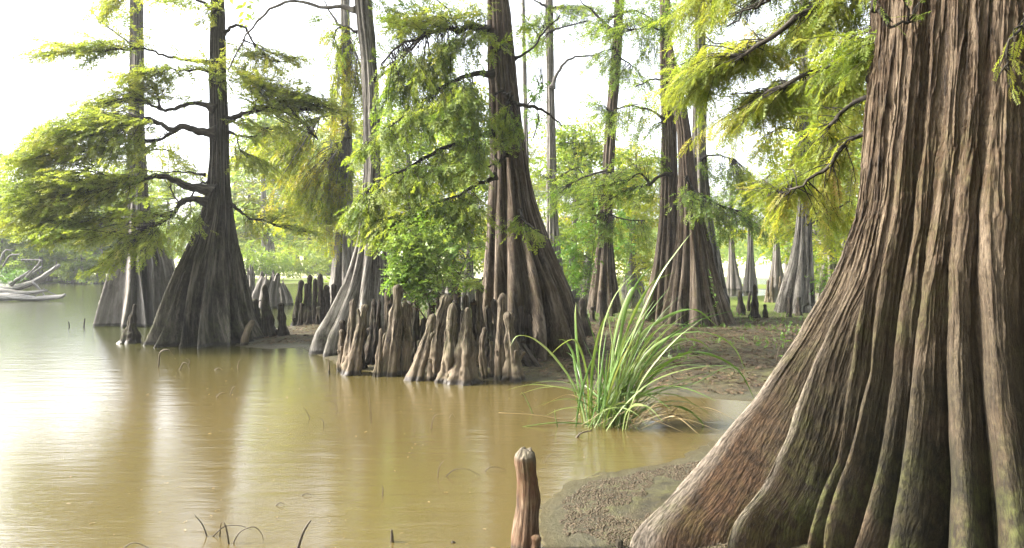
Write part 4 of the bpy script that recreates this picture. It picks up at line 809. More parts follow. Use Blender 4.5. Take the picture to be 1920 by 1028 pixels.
# low green scrub on the far bank
def scrub(name, pts, label, mat, key='far', sc=.7):
    fol = Foliage()
    for (px, py, rx, ry, dd, n_, t) in pts:
        s_ = dd / F; v = RNG.normal(0, 1, (n_, 3)); v /= np.linalg.norm(v, axis=1)[:, None]; v *= RNG.random((n_, 1)) ** .4
        P = W(px, py, dd) + v * [rx * s_, rx * s_ * .6, ry * s_]; P[:, 2] = np.maximum(P[:, 2], .05)
        fol.put(P, v * [1, 1, .4] + RNG.normal(0, .4, (n_, 3)), RNG.normal(0, .5, (n_, 3)) + [0, 0, 1], sc * RNG.uniform(.6, 1.3, n_), np.full(n_, t) + RNG.normal(0, .1, n_))
    o = fol.build(name, key, M[mat], origin=(float(fol.P[0][:, 0].mean()), float(fol.P[0][:, 1].mean()), 0)); return o
for pts, lab in (([(490, 495, 60, 24, 46, 420, .45)], 'rounded green bush beside the broken stumps on the far bank'),
                 ([(560, 495, 55, 26, 50, 420, .6)], 'yellow green bush left of the pale trunk on the far bank'),
                 ([(610, 480, 40, 34, 53, 300, .8)], 'golden bush touching the pale trunk on the far bank'),
                 ([(1090, 500, 50, 24, 55, 300, .5)], 'soft green bush on the far bank right of the central tree'),
                 ([(1200, 490, 40, 24, 58, 300, .6)], 'bright bush on the far bank left of the twin trunks'),
                 ([(1560, 520, 45, 40, 24, 420, .5)], 'leafy green bush behind the slender grey cypress')):
    tag(scrub('bush', pts, lab, 'leaf_far', 'vfar' if pts[0][4] > 30 else 'far', .7), lab, 'bush', 'bushes on the far bank')

# ============================================================ STUMPS, DRIFTWOOD
def stump(px0, px1, ptop, pbase, lab, seed, mat, tilt=0):
    dd = 2240 / (pbase - 480); rows = [(ptop, px0 + (px1 - px0) * .22, px1 - (px1 - px0) * .22), ((ptop + pbase) / 2, px0 + (px1 - px0) * .1, px1 - (px1 - px0) * .1), (pbase, px0, px1)]
    zt = CAMH - (ptop - 480) / F * dd; zs = np.linspace(-.2, zt, 60); pr = np.array(rows, float); zz = CAMH - (pr[:, 0] - HOR) / F * dd
    r = np.interp(zs, zz[::-1], ((pr[:, 2] - pr[:, 1]) / 2 / F * dd)[::-1]); cx = ((px0 + px1) / 2 - 960) / F * dd
    O, U = trunk_surface(lambda z: (cx + tilt * (z / zt) ** 2, dd + 0 * z), r, r, zs, 8, .5, seed, 120, bump=.03)
    # jagged hollow rim
    a = np.linspace(0, 2 * np.pi, 120, endpoint=False); jag = .22 * vnoise(np.cos(a) * 2.2, np.sin(a) * 2.2, 0 * a, seed) + .12 * vnoise(np.cos(a) * 6, np.sin(a) * 6, 0 * a, seed)
    f = np.linspace(0, 1, 60)[:, None]; O[..., 2] += jag[None] * f ** 2 * zt * .9
    inner = O[::-1][:46].copy(); c = np.array([cx + tilt, dd, 0])
    inner[..., 0] = cx + tilt * f[::-1][:46] ** 2 + (inner[..., 0] - cx - tilt * f[::-1][:46] ** 2) * .84; inner[..., 1] = dd + (inner[..., 1] - dd) * .84
    V = np.concatenate([O, inner], 0); UU = np.concatenate([U, U[::-1][:46]], 0)
    o = empty('tree_stump', (cx, dd, 0), lab, 'stump', 'weathered stumps in the water')
    mesh('stump_wood', V.reshape(-1, 3), grid_faces(len(V), 120), mat, o, True, UU.reshape(-1, 2)); return o
stump(466, 530, 518, 578, 'broad hollow grey stump with a slanting broken rim behind the dark cypress', 81, M['bark_far'], .15)
stump(516, 550, 530, 572, 'dark rounded stump leaning beside the hollow grey one', 82, M['bark_grey'], -.15)
stump(458, 482, 508, 566, 'narrow broken stump at the left end of the stump group', 83, M['bark_grey'])
# washed-up dead tree at the far left
DW = empty('fallen_tree', G(30, 563), 'bleached fallen tree with upturned roots lying in the water at the far left', 'fallen tree')
dd = 27.0
for i, (p, r0, r1) in enumerate([
    ([(-60, 560), (10, 556), (60, 560), (110, 557), (122, 552)], .14, .05), ([(-60, 548), (0, 546), (50, 550), (88, 545)], .12, .05),
    ([(-50, 540), (10, 541), (50, 535), (80, 520), (100, 505), (112, 497)], .16, .05), ([(-50, 530), (0, 532), (40, 527), (60, 514), (78, 500)], .12, .04),
    ([(20, 534), (40, 520), (55, 508)], .09, .03), ([(60, 530), (72, 540), (90, 562)], .06, .02), ([(30, 545), (60, 556), (84, 540)], .05, .015),
    ([(-10, 520), (0, 490), (10, 470), (22, 470)], .06, .015), ([(5, 500), (18, 480), (30, 478), (38, 476)], .04, .012), ([(50, 520), (70, 498), (76, 488)], .05, .015), ([(85, 545), (102, 552), (118, 560)], .03, .01),
    ([(40, 488), (60, 487), (80, 489)], .03, .02), ([(95, 508), (104, 500), (106, 490)], .03, .01), ([(-30, 555), (20, 566), (60, 563), (96, 567)], .10, .04)]):
    mb = MB(); P = [W(a, b, dd + (i % 4 - 1.5) * .35) for a, b in p]; mb.tube(P, r0, r1, k=9, n=16, wob=.35)
    mb.build('log' if r0 > .11 else 'root', M['driftwood'], DW)
o = scrub('weed_patch', [(25, 515, 26, 9, 27, 160, .35), (12, 525, 20, 7, 26.5, 90, .3)], '', 'leaf_broad', 'far', .5)
tag(o, 'bright green weeds growing on top of the bleached fallen tree', 'weeds')

# ============================================================ KNEES
def knee(tip, base, wb, wt=None, dd=None, mid=None, label='', grp='cypress knees', mat='knee', seed=0, N=36, nz=40, parts=True, back=0.0, lump=.12, prof_px=None, flu=.5):
    dd = (dd or GD(base[1])) + back
    wt = wt or max(6, wb * .35); s_ = dd / F
    B = W(base[0], base[1], dd); B[2] = min(B[2], -.02) - .08; T = W(tip[0], tip[1], dd)
    rng = np.random.default_rng(seed + int(tip[0] * 7 + tip[1]))
    T[1] += rng.uniform(-.05, .08)
    Mid = W(mid[0], mid[1], dd) if mid else (B + T) / 2 + np.array([rng.normal(0, .012), rng.normal(0, .02), 0])
    P = smooth_path([B, Mid, T], nz); f = np.linspace(0, 1, nz)
    prof = wt * 1.0 + (wb - wt) * (1 - f) ** 1.5 * 1.0 + wb * .3 * np.exp(-f * 8)
    if prof_px: prof = np.interp(f, *prof_px)
    else: prof = prof * (1 + .10 * np.sin(f * 17 + rng.uniform(0, 6)) * (f > .2) + .2 * np.exp(-((f - .93) / .045) ** 2))
    prof = prof * np.sqrt(np.clip(1 - ((f - .94) / .06).clip(0) ** 2, .02, 1)); rad = prof / 2 * s_
    mb = MB(); mb.tube(P, 0, rad=rad, k=N); nz += 2; P = np.vstack([P[:1], P, P[-1:]]); f = np.concatenate([[0], f, [1]]); V = mb.V[0].reshape(nz, N, 3)
    c = P[:, None]; dv = V - c; th = np.linspace(0, 2 * np.pi, N, endpoint=False)[None]
    nr = rng.integers(3, 6); ph = rng.uniform(0, 6)
    fl = 1 - flu * (1 - np.abs(np.cos(th * nr / 2 + ph + f[:, None] * 1.2))) ** 1.5 * (1 - f[:, None] * .75) - flu * .24 * (1 - np.abs(np.cos(th * nr * 1.5 + ph * 2 - f[:, None] * 2)))
    nz_ = 1 + lump * 3.0 * fbm(V[..., 0] * 9, V[..., 1] * 9, V[..., 2] * 7, 3, seed) + lump * .9 * vnoise(V[..., 0] * 30, V[..., 1] * 30, V[..., 2] * 18, seed + 1) + (.03 if prof_px else .07) * ridged(np.cos(th) * 4 + 0 * V[..., 0], np.sin(th) * 4 + 0 * V[..., 0], V[..., 2] * 2, seed + 3)
    V2 = c + dv * (fl * nz_)[..., None]
    if prof_px: V2[..., 2] += (f[:, None] > .9) * (f[:, None] - .9) * 10 * (.012 * vnoise(V[..., 0] * 40, V[..., 1] * 40, 0 * V[..., 0], 5) + .012 * vnoise(V[..., 0] * 90, V[..., 1] * 90, 0 * V[..., 0], 6))
    VV, FF, UU = [V2.reshape(-1, 3)], [grid_faces(nz, N)], [mb.U[0]]; cnt = len(VV[0])
    for q_ in range(rng.integers(0, 3) if (grp.startswith('cypress knees crowd') and dd < 10.8) else 0):     # knobs budding from the flank
        i0 = int(rng.uniform(.25, .6) * nz); a_ = rng.uniform(0, 6.28); w_ = rad[min(i0, len(rad) - 1)]; c_ = P[i0]; L_ = rng.uniform(.08, .22)
        e_ = c_ + [math.cos(a_) * w_ * 1.5, -abs(math.sin(a_)) * w_ * 1.3, L_]; m2 = MB()
        m2.tube([c_ - [0, 0, .12], c_ + [math.cos(a_) * w_ * .9, -abs(math.sin(a_)) * w_ * .8, L_ * .4], e_], 0, n=14, rad=np.array([1.5, 1.5, 1.4, 1.25, 1.1, 1, .9, .85, .8, .8, .85, .9, .8, .5]) * rng.uniform(.018, .03), k=12, wob=.5)
        VV.append(m2.V[0]); FF.append(m2.F[0] + cnt); UU.append(m2.U[0]); cnt += len(m2.V[0])
    o = mesh('cypress_knee', np.vstack(VV), np.vstack(FF), M[mat], None, True, np.vstack(UU), None, (B[0], B[1], 0))
    tag(o, label, 'cypress knee', grp); return o
G1 = 'cypress knees crowding the foot of the central tree'
KN = [
 ((664, 560), (652, 700), 34, 11, None, 'knee', 'pale knee with a round tip at the left end of the central row'),
 ((642, 617), (638, 698), 14, 9, None, 'knee', 'short thin knee at the very left of the central row'),
 ((685, 570), (656, 702), 36, 11, (676, 620), 'knee', 'pale knee sloping right near the left end of the central row'),
 ((701, 560), (692, 688), 34, 9, None, 'knee_dark', 'dark cone shaped knee behind the sloping pale one'),
 ((712, 562), (712, 690), 26, 7, None, 'knee_dark', 'slim dark knee next to the dark cone'),
 ((727, 541), (722, 686), 26, 8, None, 'knee', 'tall knobbly knee rising left of the shrub'),
 ((738, 547), (736, 682), 22, 8, None, 'knee_dark', 'tall knee tucked against the knobbly one left of the shrub'),
 ((748, 533), (727, 704), 40, 15, (742, 600), 'knee', 'long pale knee curving down from the left side of the shrub'),
 ((716, 614), (706, 706), 18, 6, None, 'knee', 'small crooked knee at the water under the knobbly one'),
 ((761, 567), (757, 702), 24, 14, (764, 640), 'knee', 'blunt topped knee standing upright under the shrub'),
 ((814, 588), (772, 713), 36, 13, (800, 640), 'knee', 'pale knee leaning strongly right at the water edge'),
 ((838, 552), (822, 708), 34, 20, (820, 630), 'knee', 'twisted thick knee bent in the middle'),
 ((850, 567), (842, 717), 50, 15, None, 'knee', 'broad pale column knee at the water edge'),
 ((877, 576), (868, 718), 66, 10, (874, 630), 'knee', 'broad based knee with a slender crooked tip'),
 ((806, 672), (806, 714), 24, 8, None, 'knee', 'low stubby knee between two leaning ones'),
 ((943, 549), (938, 712), 26, 16, None, 'knee', 'thick grey pointed knee against the central trunk'),
 ((953, 583), (966, 713), 46, 16, None, 'knee', 'wide reddish footed knee at the right end of the row'),
 ((925, 560), (934, 700), 24, 8, None, 'knee_dark', 'slim knee left of the thick grey pointed one'),
 ((909, 614), (912, 711), 16, 7, (903, 650), 'knee', 'thin wavy knee in the middle of the right group'),
 ((921, 640), (925, 709), 11, 6, None, 'knee', 'very thin reddish knee beside the wavy one'),
 ((855, 538), (857, 692), 32, 14, None, 'knee_dark', 'dark blunt knee behind the broad pale column'),
 ((873, 552), (878, 692), 30, 10, None, 'knee', 'tall tapering knee behind the broad based one'),
 ((898, 530), (904, 694), 34, 12, None, 'knee', 'tall reddish knee merging up toward the central trunk'),
 ((964, 548), (972, 690), 26, 8, None, 'knee_dark', 'slim tall knee right of the thick grey pointed one'),
 ((977, 573), (984, 690), 24, 8, None, 'knee_dark', 'dark pointed knee close under the central trunk flutes'),
 ((992, 591), (998, 690), 24, 8, None, 'knee_dark', 'low dark knee at the right edge of the crowd'),
 ((784, 547), (780, 690), 30, 12, None, 'knee_dark', 'dark knee in the shade below the shrub'),
 ((770, 563), (772, 690), 18, 9, None, 'knee_dark', 'narrow shaded knee behind the blunt topped one'),
 ((810, 562), (806, 690), 26, 10, None, 'knee_dark', 'shaded knee behind the one that leans strongly right'),
 ((822, 548), (832, 690), 24, 10, None, 'knee_dark', 'shaded upright knee behind the twisted one'),
 ((888, 560), (890, 690), 24, 8, None, 'knee_dark', 'dark narrow knee filling the gap before the reddish one'),
 ((795, 596), (792, 690), 22, 10, None, 'knee_dark', 'stubby dark knee deep under the shrub'),
 ((916, 575), (918, 690), 20, 8, None, 'knee_dark', 'dark knee right of the tall reddish one'),
 ((675, 600), (676, 695), 26, 8, None, 'knee_dark', 'dark knee filling the gap behind the sloping pale one')]
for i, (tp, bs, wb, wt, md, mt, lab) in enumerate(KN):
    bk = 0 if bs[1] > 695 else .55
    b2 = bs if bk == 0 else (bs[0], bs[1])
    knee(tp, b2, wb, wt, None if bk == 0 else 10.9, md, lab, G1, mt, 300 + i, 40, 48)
# second, unnamed-in-detail rows filling the interior, coloured dark for its shade
rk = random.Random(12)
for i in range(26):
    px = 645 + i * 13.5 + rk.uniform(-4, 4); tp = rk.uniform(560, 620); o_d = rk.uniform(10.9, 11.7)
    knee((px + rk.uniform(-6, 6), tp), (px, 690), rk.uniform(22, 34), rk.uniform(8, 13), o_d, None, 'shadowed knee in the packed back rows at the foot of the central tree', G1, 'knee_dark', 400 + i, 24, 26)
for i in range(17):
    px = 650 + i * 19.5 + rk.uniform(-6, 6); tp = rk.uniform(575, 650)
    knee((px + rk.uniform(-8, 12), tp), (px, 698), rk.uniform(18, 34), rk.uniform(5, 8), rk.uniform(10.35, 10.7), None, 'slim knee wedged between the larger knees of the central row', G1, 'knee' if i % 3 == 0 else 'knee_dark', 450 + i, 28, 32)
G2 = 'cypress knees bunched behind the leaning grey tree'
for i, (tp, bs, wb, lab) in enumerate([
    ((564, 525), (556, 606), 22, 'leftmost tall knee of the bunch behind the leaning grey tree'), ((574, 531), (570, 608), 16, 'slim knee second from left in the bunch behind the leaning grey tree'),
    ((580, 515), (578, 608), 20, 'tallest blunt knee of the bunch behind the leaning grey tree'), ((590, 522), (590, 608), 18, 'straight knee in the middle of the bunch behind the leaning grey tree'),
    ((601, 513), (603, 607), 22, 'sharp pointed tall knee in the bunch behind the leaning grey tree'), ((612, 534), (614, 606), 24, 'stout knee with green sprigs in the bunch behind the leaning grey tree'),
    ((624, 532), (626, 604), 22, 'rightmost knee of the bunch, touching the leaning grey tree'), ((567, 568), (562, 611), 12, 'small knee in front at the left of the bunch'),
    ((580, 580), (578, 612), 16, 'stubby knee in front of the bunch behind the leaning grey tree'), ((550, 596), (550, 612), 14, 'tiny knob at the left foot of the bunch'), ((597, 575), (598, 612), 20, 'low dark knee before the pointed tall one')]):
    knee(tp, bs, wb, max(6, wb * .4), 17.3 if bs[1] < 610 else 16.9, None, lab, G2, 'knee_dark', 500 + i, 28, 30)
G3 = 'cypress knees around the dark spreading tree'
for tp, bs, wb, wt, mt, lab in [
    ((497, 533), (503, 628), 40, 9, 'knee_dark', 'dark pointed knee close right of the dark spreading tree'), ((526, 568), (530, 626), 26, 11, 'knee_dark', 'blunt dark knee farther right of the dark spreading tree'),
    ((477, 560), (482, 630), 30, 9, 'knee_dark', 'low knee leaning on the right flank of the dark spreading tree'),
    ((249, 570), (243, 643), 42, 6, 'knee_dark', 'triangular knee at the left foot of the dark spreading tree'), ((369, 545), (369, 648), 26, 9, 'knee', 'tall pale knee in front of the dark spreading tree'),
    ((158, 597), (158, 613), 4, 2, 'knee_dark', 'thin stick of a knee in open water left of the trees'), ((129, 603), (129, 613), 4, 2, 'knee_dark', 'tiny stick of a knee in open water, farther left')]:
    knee(tp, bs, wb, wt, 14.6 if 300 < bs[0] < 400 or bs[0] > 470 else None, None, lab, G3, mt, int(tp[0]), 32, 36)
G4 = 'cypress knees on the bank to the right'
for tp, bs, wb, wt, lab in [
    ((1388, 544), (1390, 598), 26, 7, 'left knee of the three dark ones right of the twin trunks'), ((1415, 533), (1416, 604), 26, 6, 'tallest middle knee of the three dark ones right of the twin trunks'),
    ((1433, 570), (1435, 604), 22, 5, 'shortest right knee of the three dark ones right of the twin trunks'), ((1366, 555), (1368, 602), 14, 5, 'thin knee touching the foot of the twin trunks'),
    ((1405, 549), (1405, 590), 10, 4, 'slender knee behind the three dark ones'), ((1480, 556), (1478, 602), 16, 6, 'knee at the left foot of the slender grey cypress'), ((1498, 556), (1499, 600), 16, 6, 'knee in front of the slender grey cypress'),
    ((1127, 543), (1130, 622), 20, 8, 'post like knee between the central tree and the covered one'), ((1147, 547), (1149, 600), 14, 5, 'thin knee in front of the foliage covered cypress'), ((1276, 556), (1272, 622), 30, 6, 'pointed knee in front of the twin trunks'),
    ((1092, 560), (1100, 640), 46, 10, 'dark knee leaning on the right flank of the central tree'), ((1110, 575), (1112, 610), 18, 6, 'small knee right of the central tree'),
    ((1440, 525), (1438, 572), 14, 4, 'pale knee left of the small ringed cypress'), ((1447, 517), (1446, 574), 16, 4, 'taller pale knee left of the small ringed cypress'), ((1463, 518), (1466, 574), 16, 4, 'pale knee right of the small ringed cypress'), ((1472, 530), (1475, 572), 14, 4, 'lowest pale knee right of the small ringed cypress')]:
    knee(tp, bs, wb, wt, None if bs[1] > 576 else 24.2, None, lab, G4, 'knee_dark' if bs[1] > 576 else 'knee', int(tp[0]), 26, 30)
knee((984, 838), (978, 1075), 70, 34, 4.02, (990, 935), 'reddish brown knee with a grey broken tip standing alone in the foreground water', 'foreground knees', 'knee_red', 900, 160, 220, lump=.07, flu=.07, prof_px=([0, .18, .45, .7, .85, .93, 1], [76, 60, 43, 38, 40, 38, 20]))
knee((996, 850), (995, 905), 20, 11, 4.0, None, 'small knob fused high on the lone foreground knee', 'foreground knees', 'knee_red', 905, 40, 40)
knee((1006, 1000), (1004, 1080), 30, 16, 3.95, None, 'small stub growing at the foot of the lone foreground knee', 'foreground knees', 'knee_red', 901, 60, 60)
knee((1160, 1008), (1162, 1060), 24, 14, 3.9, None, 'little dark knob beside the toe of the giant buttress', 'foreground knees', 'knee_dark', 902, 40, 40)
# bare roots fanning from the central tree
for tp, bs, lab in [((962, 640), (1006, 702), 'upper'), ((978, 648), (1018, 694), 'outer'), ((950, 648), (990, 706), 'lower')]:
    mb = MB(); mb.tube([W(tp[0], tp[1], 10.9), W((tp[0] * 2 + bs[0]) / 3 + 4, tp[1] + 24, 10.6), W(bs[0], bs[1], 10.35) + [0, 0, -.02]], .06, .035, k=10, n=18, wob=.2)
    tag(mb.build('exposed_root', M['knee_dark'], None, (W(bs[0], bs[1], 10.35))), lab + ' bare root fanning onto the mud at the right foot of the central tree', 'root', 'bare roots of the central tree')
mb = MB(); mb.tube([G(457, 648) + [0, 0, -.05], W(463, 622, 13.3), W(474, 602, 13.4)], .075, .05, k=9, n=10, wob=.2)
tag(mb.build('broken_branch', M['knee'], None, G(457, 648)), 'short broken branch propped against the right foot of the dark spreading cypress', 'branch')

# ============================================================ SHRUB ON THE KNEES, SAPLINGS
def leafy(name, root, paths, d0, leaves, mat, sc, tint, r=.01, spread=.9, pads=None):
    fol = Foliage(); mb = MB()
    for p in paths:
        P = smooth_path([W(a, b, d0) for a, b in p], 12); mb.tube(P, r, r * .4, k=5); along(fol, P, leaves, sc, tint, .3, .3, spread=spread)
        for (px, py, rx, ry, n_) in (pads or []):
            if abs(px - p[-1][0]) < 60: fill_pad(mb, fol, P, W(px, py, d0), np.array([rx, rx, ry]) * d0 / F, n_, sc, tint, .06, .5, .2, .004)
    mb.build('stem', M['stem'], root); fol.build('foliage', 'broad', mat, root)
sh = empty('shrub', W(800, 600, 10.3), 'pale green broad leaved shrub spilling over the central knees', 'shrub')
leafy('shrub', sh, [[(810, 590), (790, 530), (740, 470)], [(820, 590), (820, 520), (800, 450)], [(830, 590), (860, 520), (880, 470)], [(800, 600), (770, 560), (750, 540)]], 10.2, .06, M['leaf_broad'], .72, .95, .012, 1.0,
      [(760, 460, 50, 30, 16), (800, 440, 50, 26, 14), (770, 505, 45, 26, 18), (830, 480, 45, 30, 16), (860, 520, 30, 24, 10), (790, 540, 36, 18, 10), (740, 520, 24, 20, 8)])
fol = Foliage()
mb = MB()
for i in range(60):
    a = W(RNG.uniform(760, 870), RNG.uniform(520, 560), RNG.uniform(10.15, 10.5)); b = a + RNG.normal(0, .12, 3) - [0, 0, .08]; mb.tube([a, (a + b) / 2 + RNG.normal(0, .02, 3), b], .005, .002, k=3, t=RNG.random())
    fol.put(np.array([b]), RNG.normal(0, 1, (1, 3)), RNG.normal(0, 1, (1, 3)), np.array([.45]), np.array([.5]))
e = empty('dead_foliage', W(815, 548, 10.3), 'rusty dead twigs and leaves caught on the knee tops below the shrub', 'dead twigs'); mb.build('twigs', M['litter'], e); fol.build('dead_leaves', 'mid', M['litter'], e)
for (p, dd, pads, sc, lab) in [
    ([(1105, 620), (1100, 560), (1115, 450), (1120, 390)], 15.0, [(1090, 420, 36, 24, 12), (1070, 460, 40, 26, 14), (1075, 510, 36, 24, 10), (1110, 500, 24, 24, 6)], .75, 'young broad leaved tree with a thin curved stem right of the central cypress'),
    ([(1190, 600), (1175, 500), (1185, 420)], 21.0, [(1185, 410, 30, 30, 10), (1170, 450, 30, 24, 8)], 1.0, 'young broad leaved tree in front of the covered cypress'),
    ([(1352, 598), (1340, 560), (1332, 515)], 15.8, [], .65, 'vine of bright leaves climbing the foot of the twin trunks'),
    ([(1470, 655), (1474, 630), (1480, 612)], 9.6, [(1474, 625, 12, 8, 4)], .42, 'small bright seedling rooted in the mud beyond the giant buttress'),
    ([(1455, 680), (1460, 655), (1466, 640)], 8.8, [(1460, 645, 10, 8, 3)], .35, 'second seedling nearer to the edge of the giant buttress'),
    ([(1525, 600), (1535, 560), (1545, 515)], 13.2, [(1540, 525, 20, 24, 8), (1555, 560, 20, 20, 5)], .7, 'upright leafy sapling against the edge of the giant buttress'),
    ([(1000, 260), (1010, 220), (1000, 190)], 12.6, [(1000, 170, 24, 24, 10), (1010, 215, 22, 16, 6)], .7, 'climbing vine leaves beside the upper central trunk')]:
    e = empty('sapling' if 'vine' not in lab else 'vine', W(p[0][0], p[0][1], dd), lab, 'young plant')
    leafy('sapling', e, [p], dd, .07, M['leaf_broad'], sc, .45, .014 if dd > 10 else .006, pads=pads)

# ============================================================ GRASS CLUMP
gc = G(1140, 798, 0.0); CL = empty('grass_clump', gc, 'tall arching clump of green sword grass growing out of the shallow inlet', 'grass clump')
dg = gc[1]; mb_old = MB(); nb = 0
def blade(mb, pts, w, t):
    P = smooth_path(pts, 18); n = len(P); T = np.gradient(P, axis=0); T /= np.linalg.norm(T, axis=1)[:, None]
    a = RNG.uniform(0, np.pi); side = np.array([math.cos(a), math.sin(a), 0.]); Sd = side - (T * side).sum(1)[:, None] * T; Sd /= np.linalg.norm(Sd, axis=1)[:, None]
    Nn = np.cross(T, Sd); f = np.linspace(0, 1, n)[:, None]; ww = w * np.minimum(1, .55 + f * 1.2) * np.clip((1 - f) / .5, 0.03, 1) ** .7
    V = np.concatenate([P[:, None] - Sd[:, None] * ww[:, None] / 2, P[:, None] + Nn[:, None] * ww[:, None] * .22, P[:, None] + Sd[:, None] * ww[:, None] / 2], 1)
    mb.add(V.reshape(-1, 3), grid_faces(n, 3, False), None, t)
hero = [[(1100, 795), (1080, 730), (1040, 670), (1000, 635), (970, 630), (957, 648)], [(1105, 795), (1085, 680), (1079, 600), (1080, 568)], [(1105, 795), (1100, 700), (1080, 640), (1055, 645), (1030, 668)],
        [(1150, 790), (1180, 650), (1230, 530), (1270, 470), (1297, 436)], [(1145, 790), (1170, 640), (1215, 540), (1265, 510)], [(1140, 790), (1150, 650), (1175, 560), (1195, 540), (1215, 600)],
        [(1150, 790), (1165, 620), (1190, 540), (1225, 495)], [(1160, 790), (1200, 680), (1260, 630), (1330, 625), (1375, 650), (1398, 695)], [(1160, 790), (1210, 690), (1270, 640), (1310, 640), (1335, 658)],
        [(1150, 790), (1190, 650), (1240, 600), (1300, 580), (1345, 612)], [(1170, 795), (1210, 768), (1270, 762), (1310, 785), (1325, 815)], [(1165, 795), (1220, 760), (1290, 755), (1350, 790)],
        [(1110, 795), (1110, 700), (1125, 620), (1150, 566)], [(1120, 795), (1125, 650), (1150, 560), (1200, 500)], [(1165, 790), (1230, 700), (1300, 660), (1380, 690), (1420, 760)],
        [(1140, 790), (1180, 700), (1230, 620), (1290, 610), (1330, 640)], [(1100, 795), (1080, 700), (1075, 665), (1060, 640), (1045, 636)], [(1160, 792), (1220, 740), (1300, 720), (1360, 690), (1395, 700)]]
for k, p in enumerate(hero):
    off = RNG.uniform(-.15, .15); pts = [W(a, b, dg + off * (i > 0)) for i, (a, b) in enumerate(p)]; pts[0][2] = -.02
    mb = MB(); blade(mb, pts, .03, RNG.uniform(.3, .8)); mb.build('leaf_blade', M['blade'], CL); nb += 1
allb = MB()
for k in range(112):
    b0 = gc + np.array([RNG.normal(.0, .11), RNG.normal(0, .10), -.02]); a = RNG.normal(.1, .8); lean = RNG.uniform(.12, .95)
    az_ = a if RNG.random() < .74 else RNG.uniform(0, 6.28); L = RNG.uniform(.55, 1.4) * (1.2 if math.cos(az_) > .6 else 1) * (1 if RNG.random() < .8 else .5)
    h = np.array([math.cos(az_), math.sin(az_) * .8, 0]); p = [b0]
    ang = lean * .35
    for j in range(5):
        ang += lean * RNG.uniform(.2, .55); p.append(p[-1] + (h * math.sin(ang) + np.array([0, 0, math.cos(ang)])) * L / 5)
    if nb < 96:
        mb = MB(); blade(mb, p, RNG.uniform(.014, .026), RNG.uniform(.1, .95)); mb.build('leaf_blade', M['blade'], CL); nb += 1
    else: blade(allb, p, RNG.uniform(.010, .02), RNG.uniform(.1, .95))
tag(allb.build('leaf_blades', M['blade'], CL), kind='stuff')
dead = MB()
for k in range(60):
    b0 = gc + np.array([RNG.normal(.12, .2), RNG.normal(0, .12), .02]); az_ = RNG.uniform(-.7, .9) if RNG.random() < .75 else RNG.uniform(0, 6.28); L = RNG.uniform(.25, .9)
    e = b0 + np.array([math.cos(az_) * L, math.sin(az_) * L * .6, RNG.uniform(-.03, .14)]); blade(dead, [b0, (b0 + e) / 2 + [0, 0, RNG.uniform(.03, .2)], e], RNG.uniform(.006, .014), RNG.random())
tag(dead.build('dead_blades', M['straw'], CL), kind='stuff')
def stem_thing(name, pts, r, mat, lab, cat, grp=None, dd=None, t=.5, water=True):
    P = [G(*pts[0])] if dd is None else [W(*pts[0], dd)]
    dd = P[0][1]
    P += [W(a, b, dd) for a, b in pts[1:]]
    P[0] = P[0] - np.array([0, 0, .02]); mb = MB(); mb.tube(P, r, r * .4, k=6, n=max(6, len(P) * 4), t=t)
    o = mb.build(name, M[mat], None, P[0]); return tag(o, lab, cat, grp)
stem_thing('fallen_reed', [(1112, 792), (1060, 788), (1000, 778), (935, 774)], .007, 'straw', 'straw coloured reed lying on the water left of the grass clump', 'reed', dd=7.15)
stem_thing('fallen_reed', [(1110, 792), (1040, 793), (970, 802), (900, 810)], .008, 'blade', 'long green leaf trailing on the water left of the grass clump', 'reed', dd=7.0)
stem_thing('fallen_reed', [(1078, 820), (1090, 812), (1110, 808)], .012, 'stem', 'short dark stick lying at the foot of the grass clump', 'stick')
for p, lab in (([(1000, 775), (985, 745), (978, 736)], 'thin green shoot farther left of the clump'), ([(1046, 800), (1041, 780), (1040, 768)], 'thin green shoot close left of the clump')):
    stem_thing('grass_shoot', p, .006, 'blade', lab, 'grass shoot', 'green shoots in the water')
GS = 'thin dead stems poking from the water'
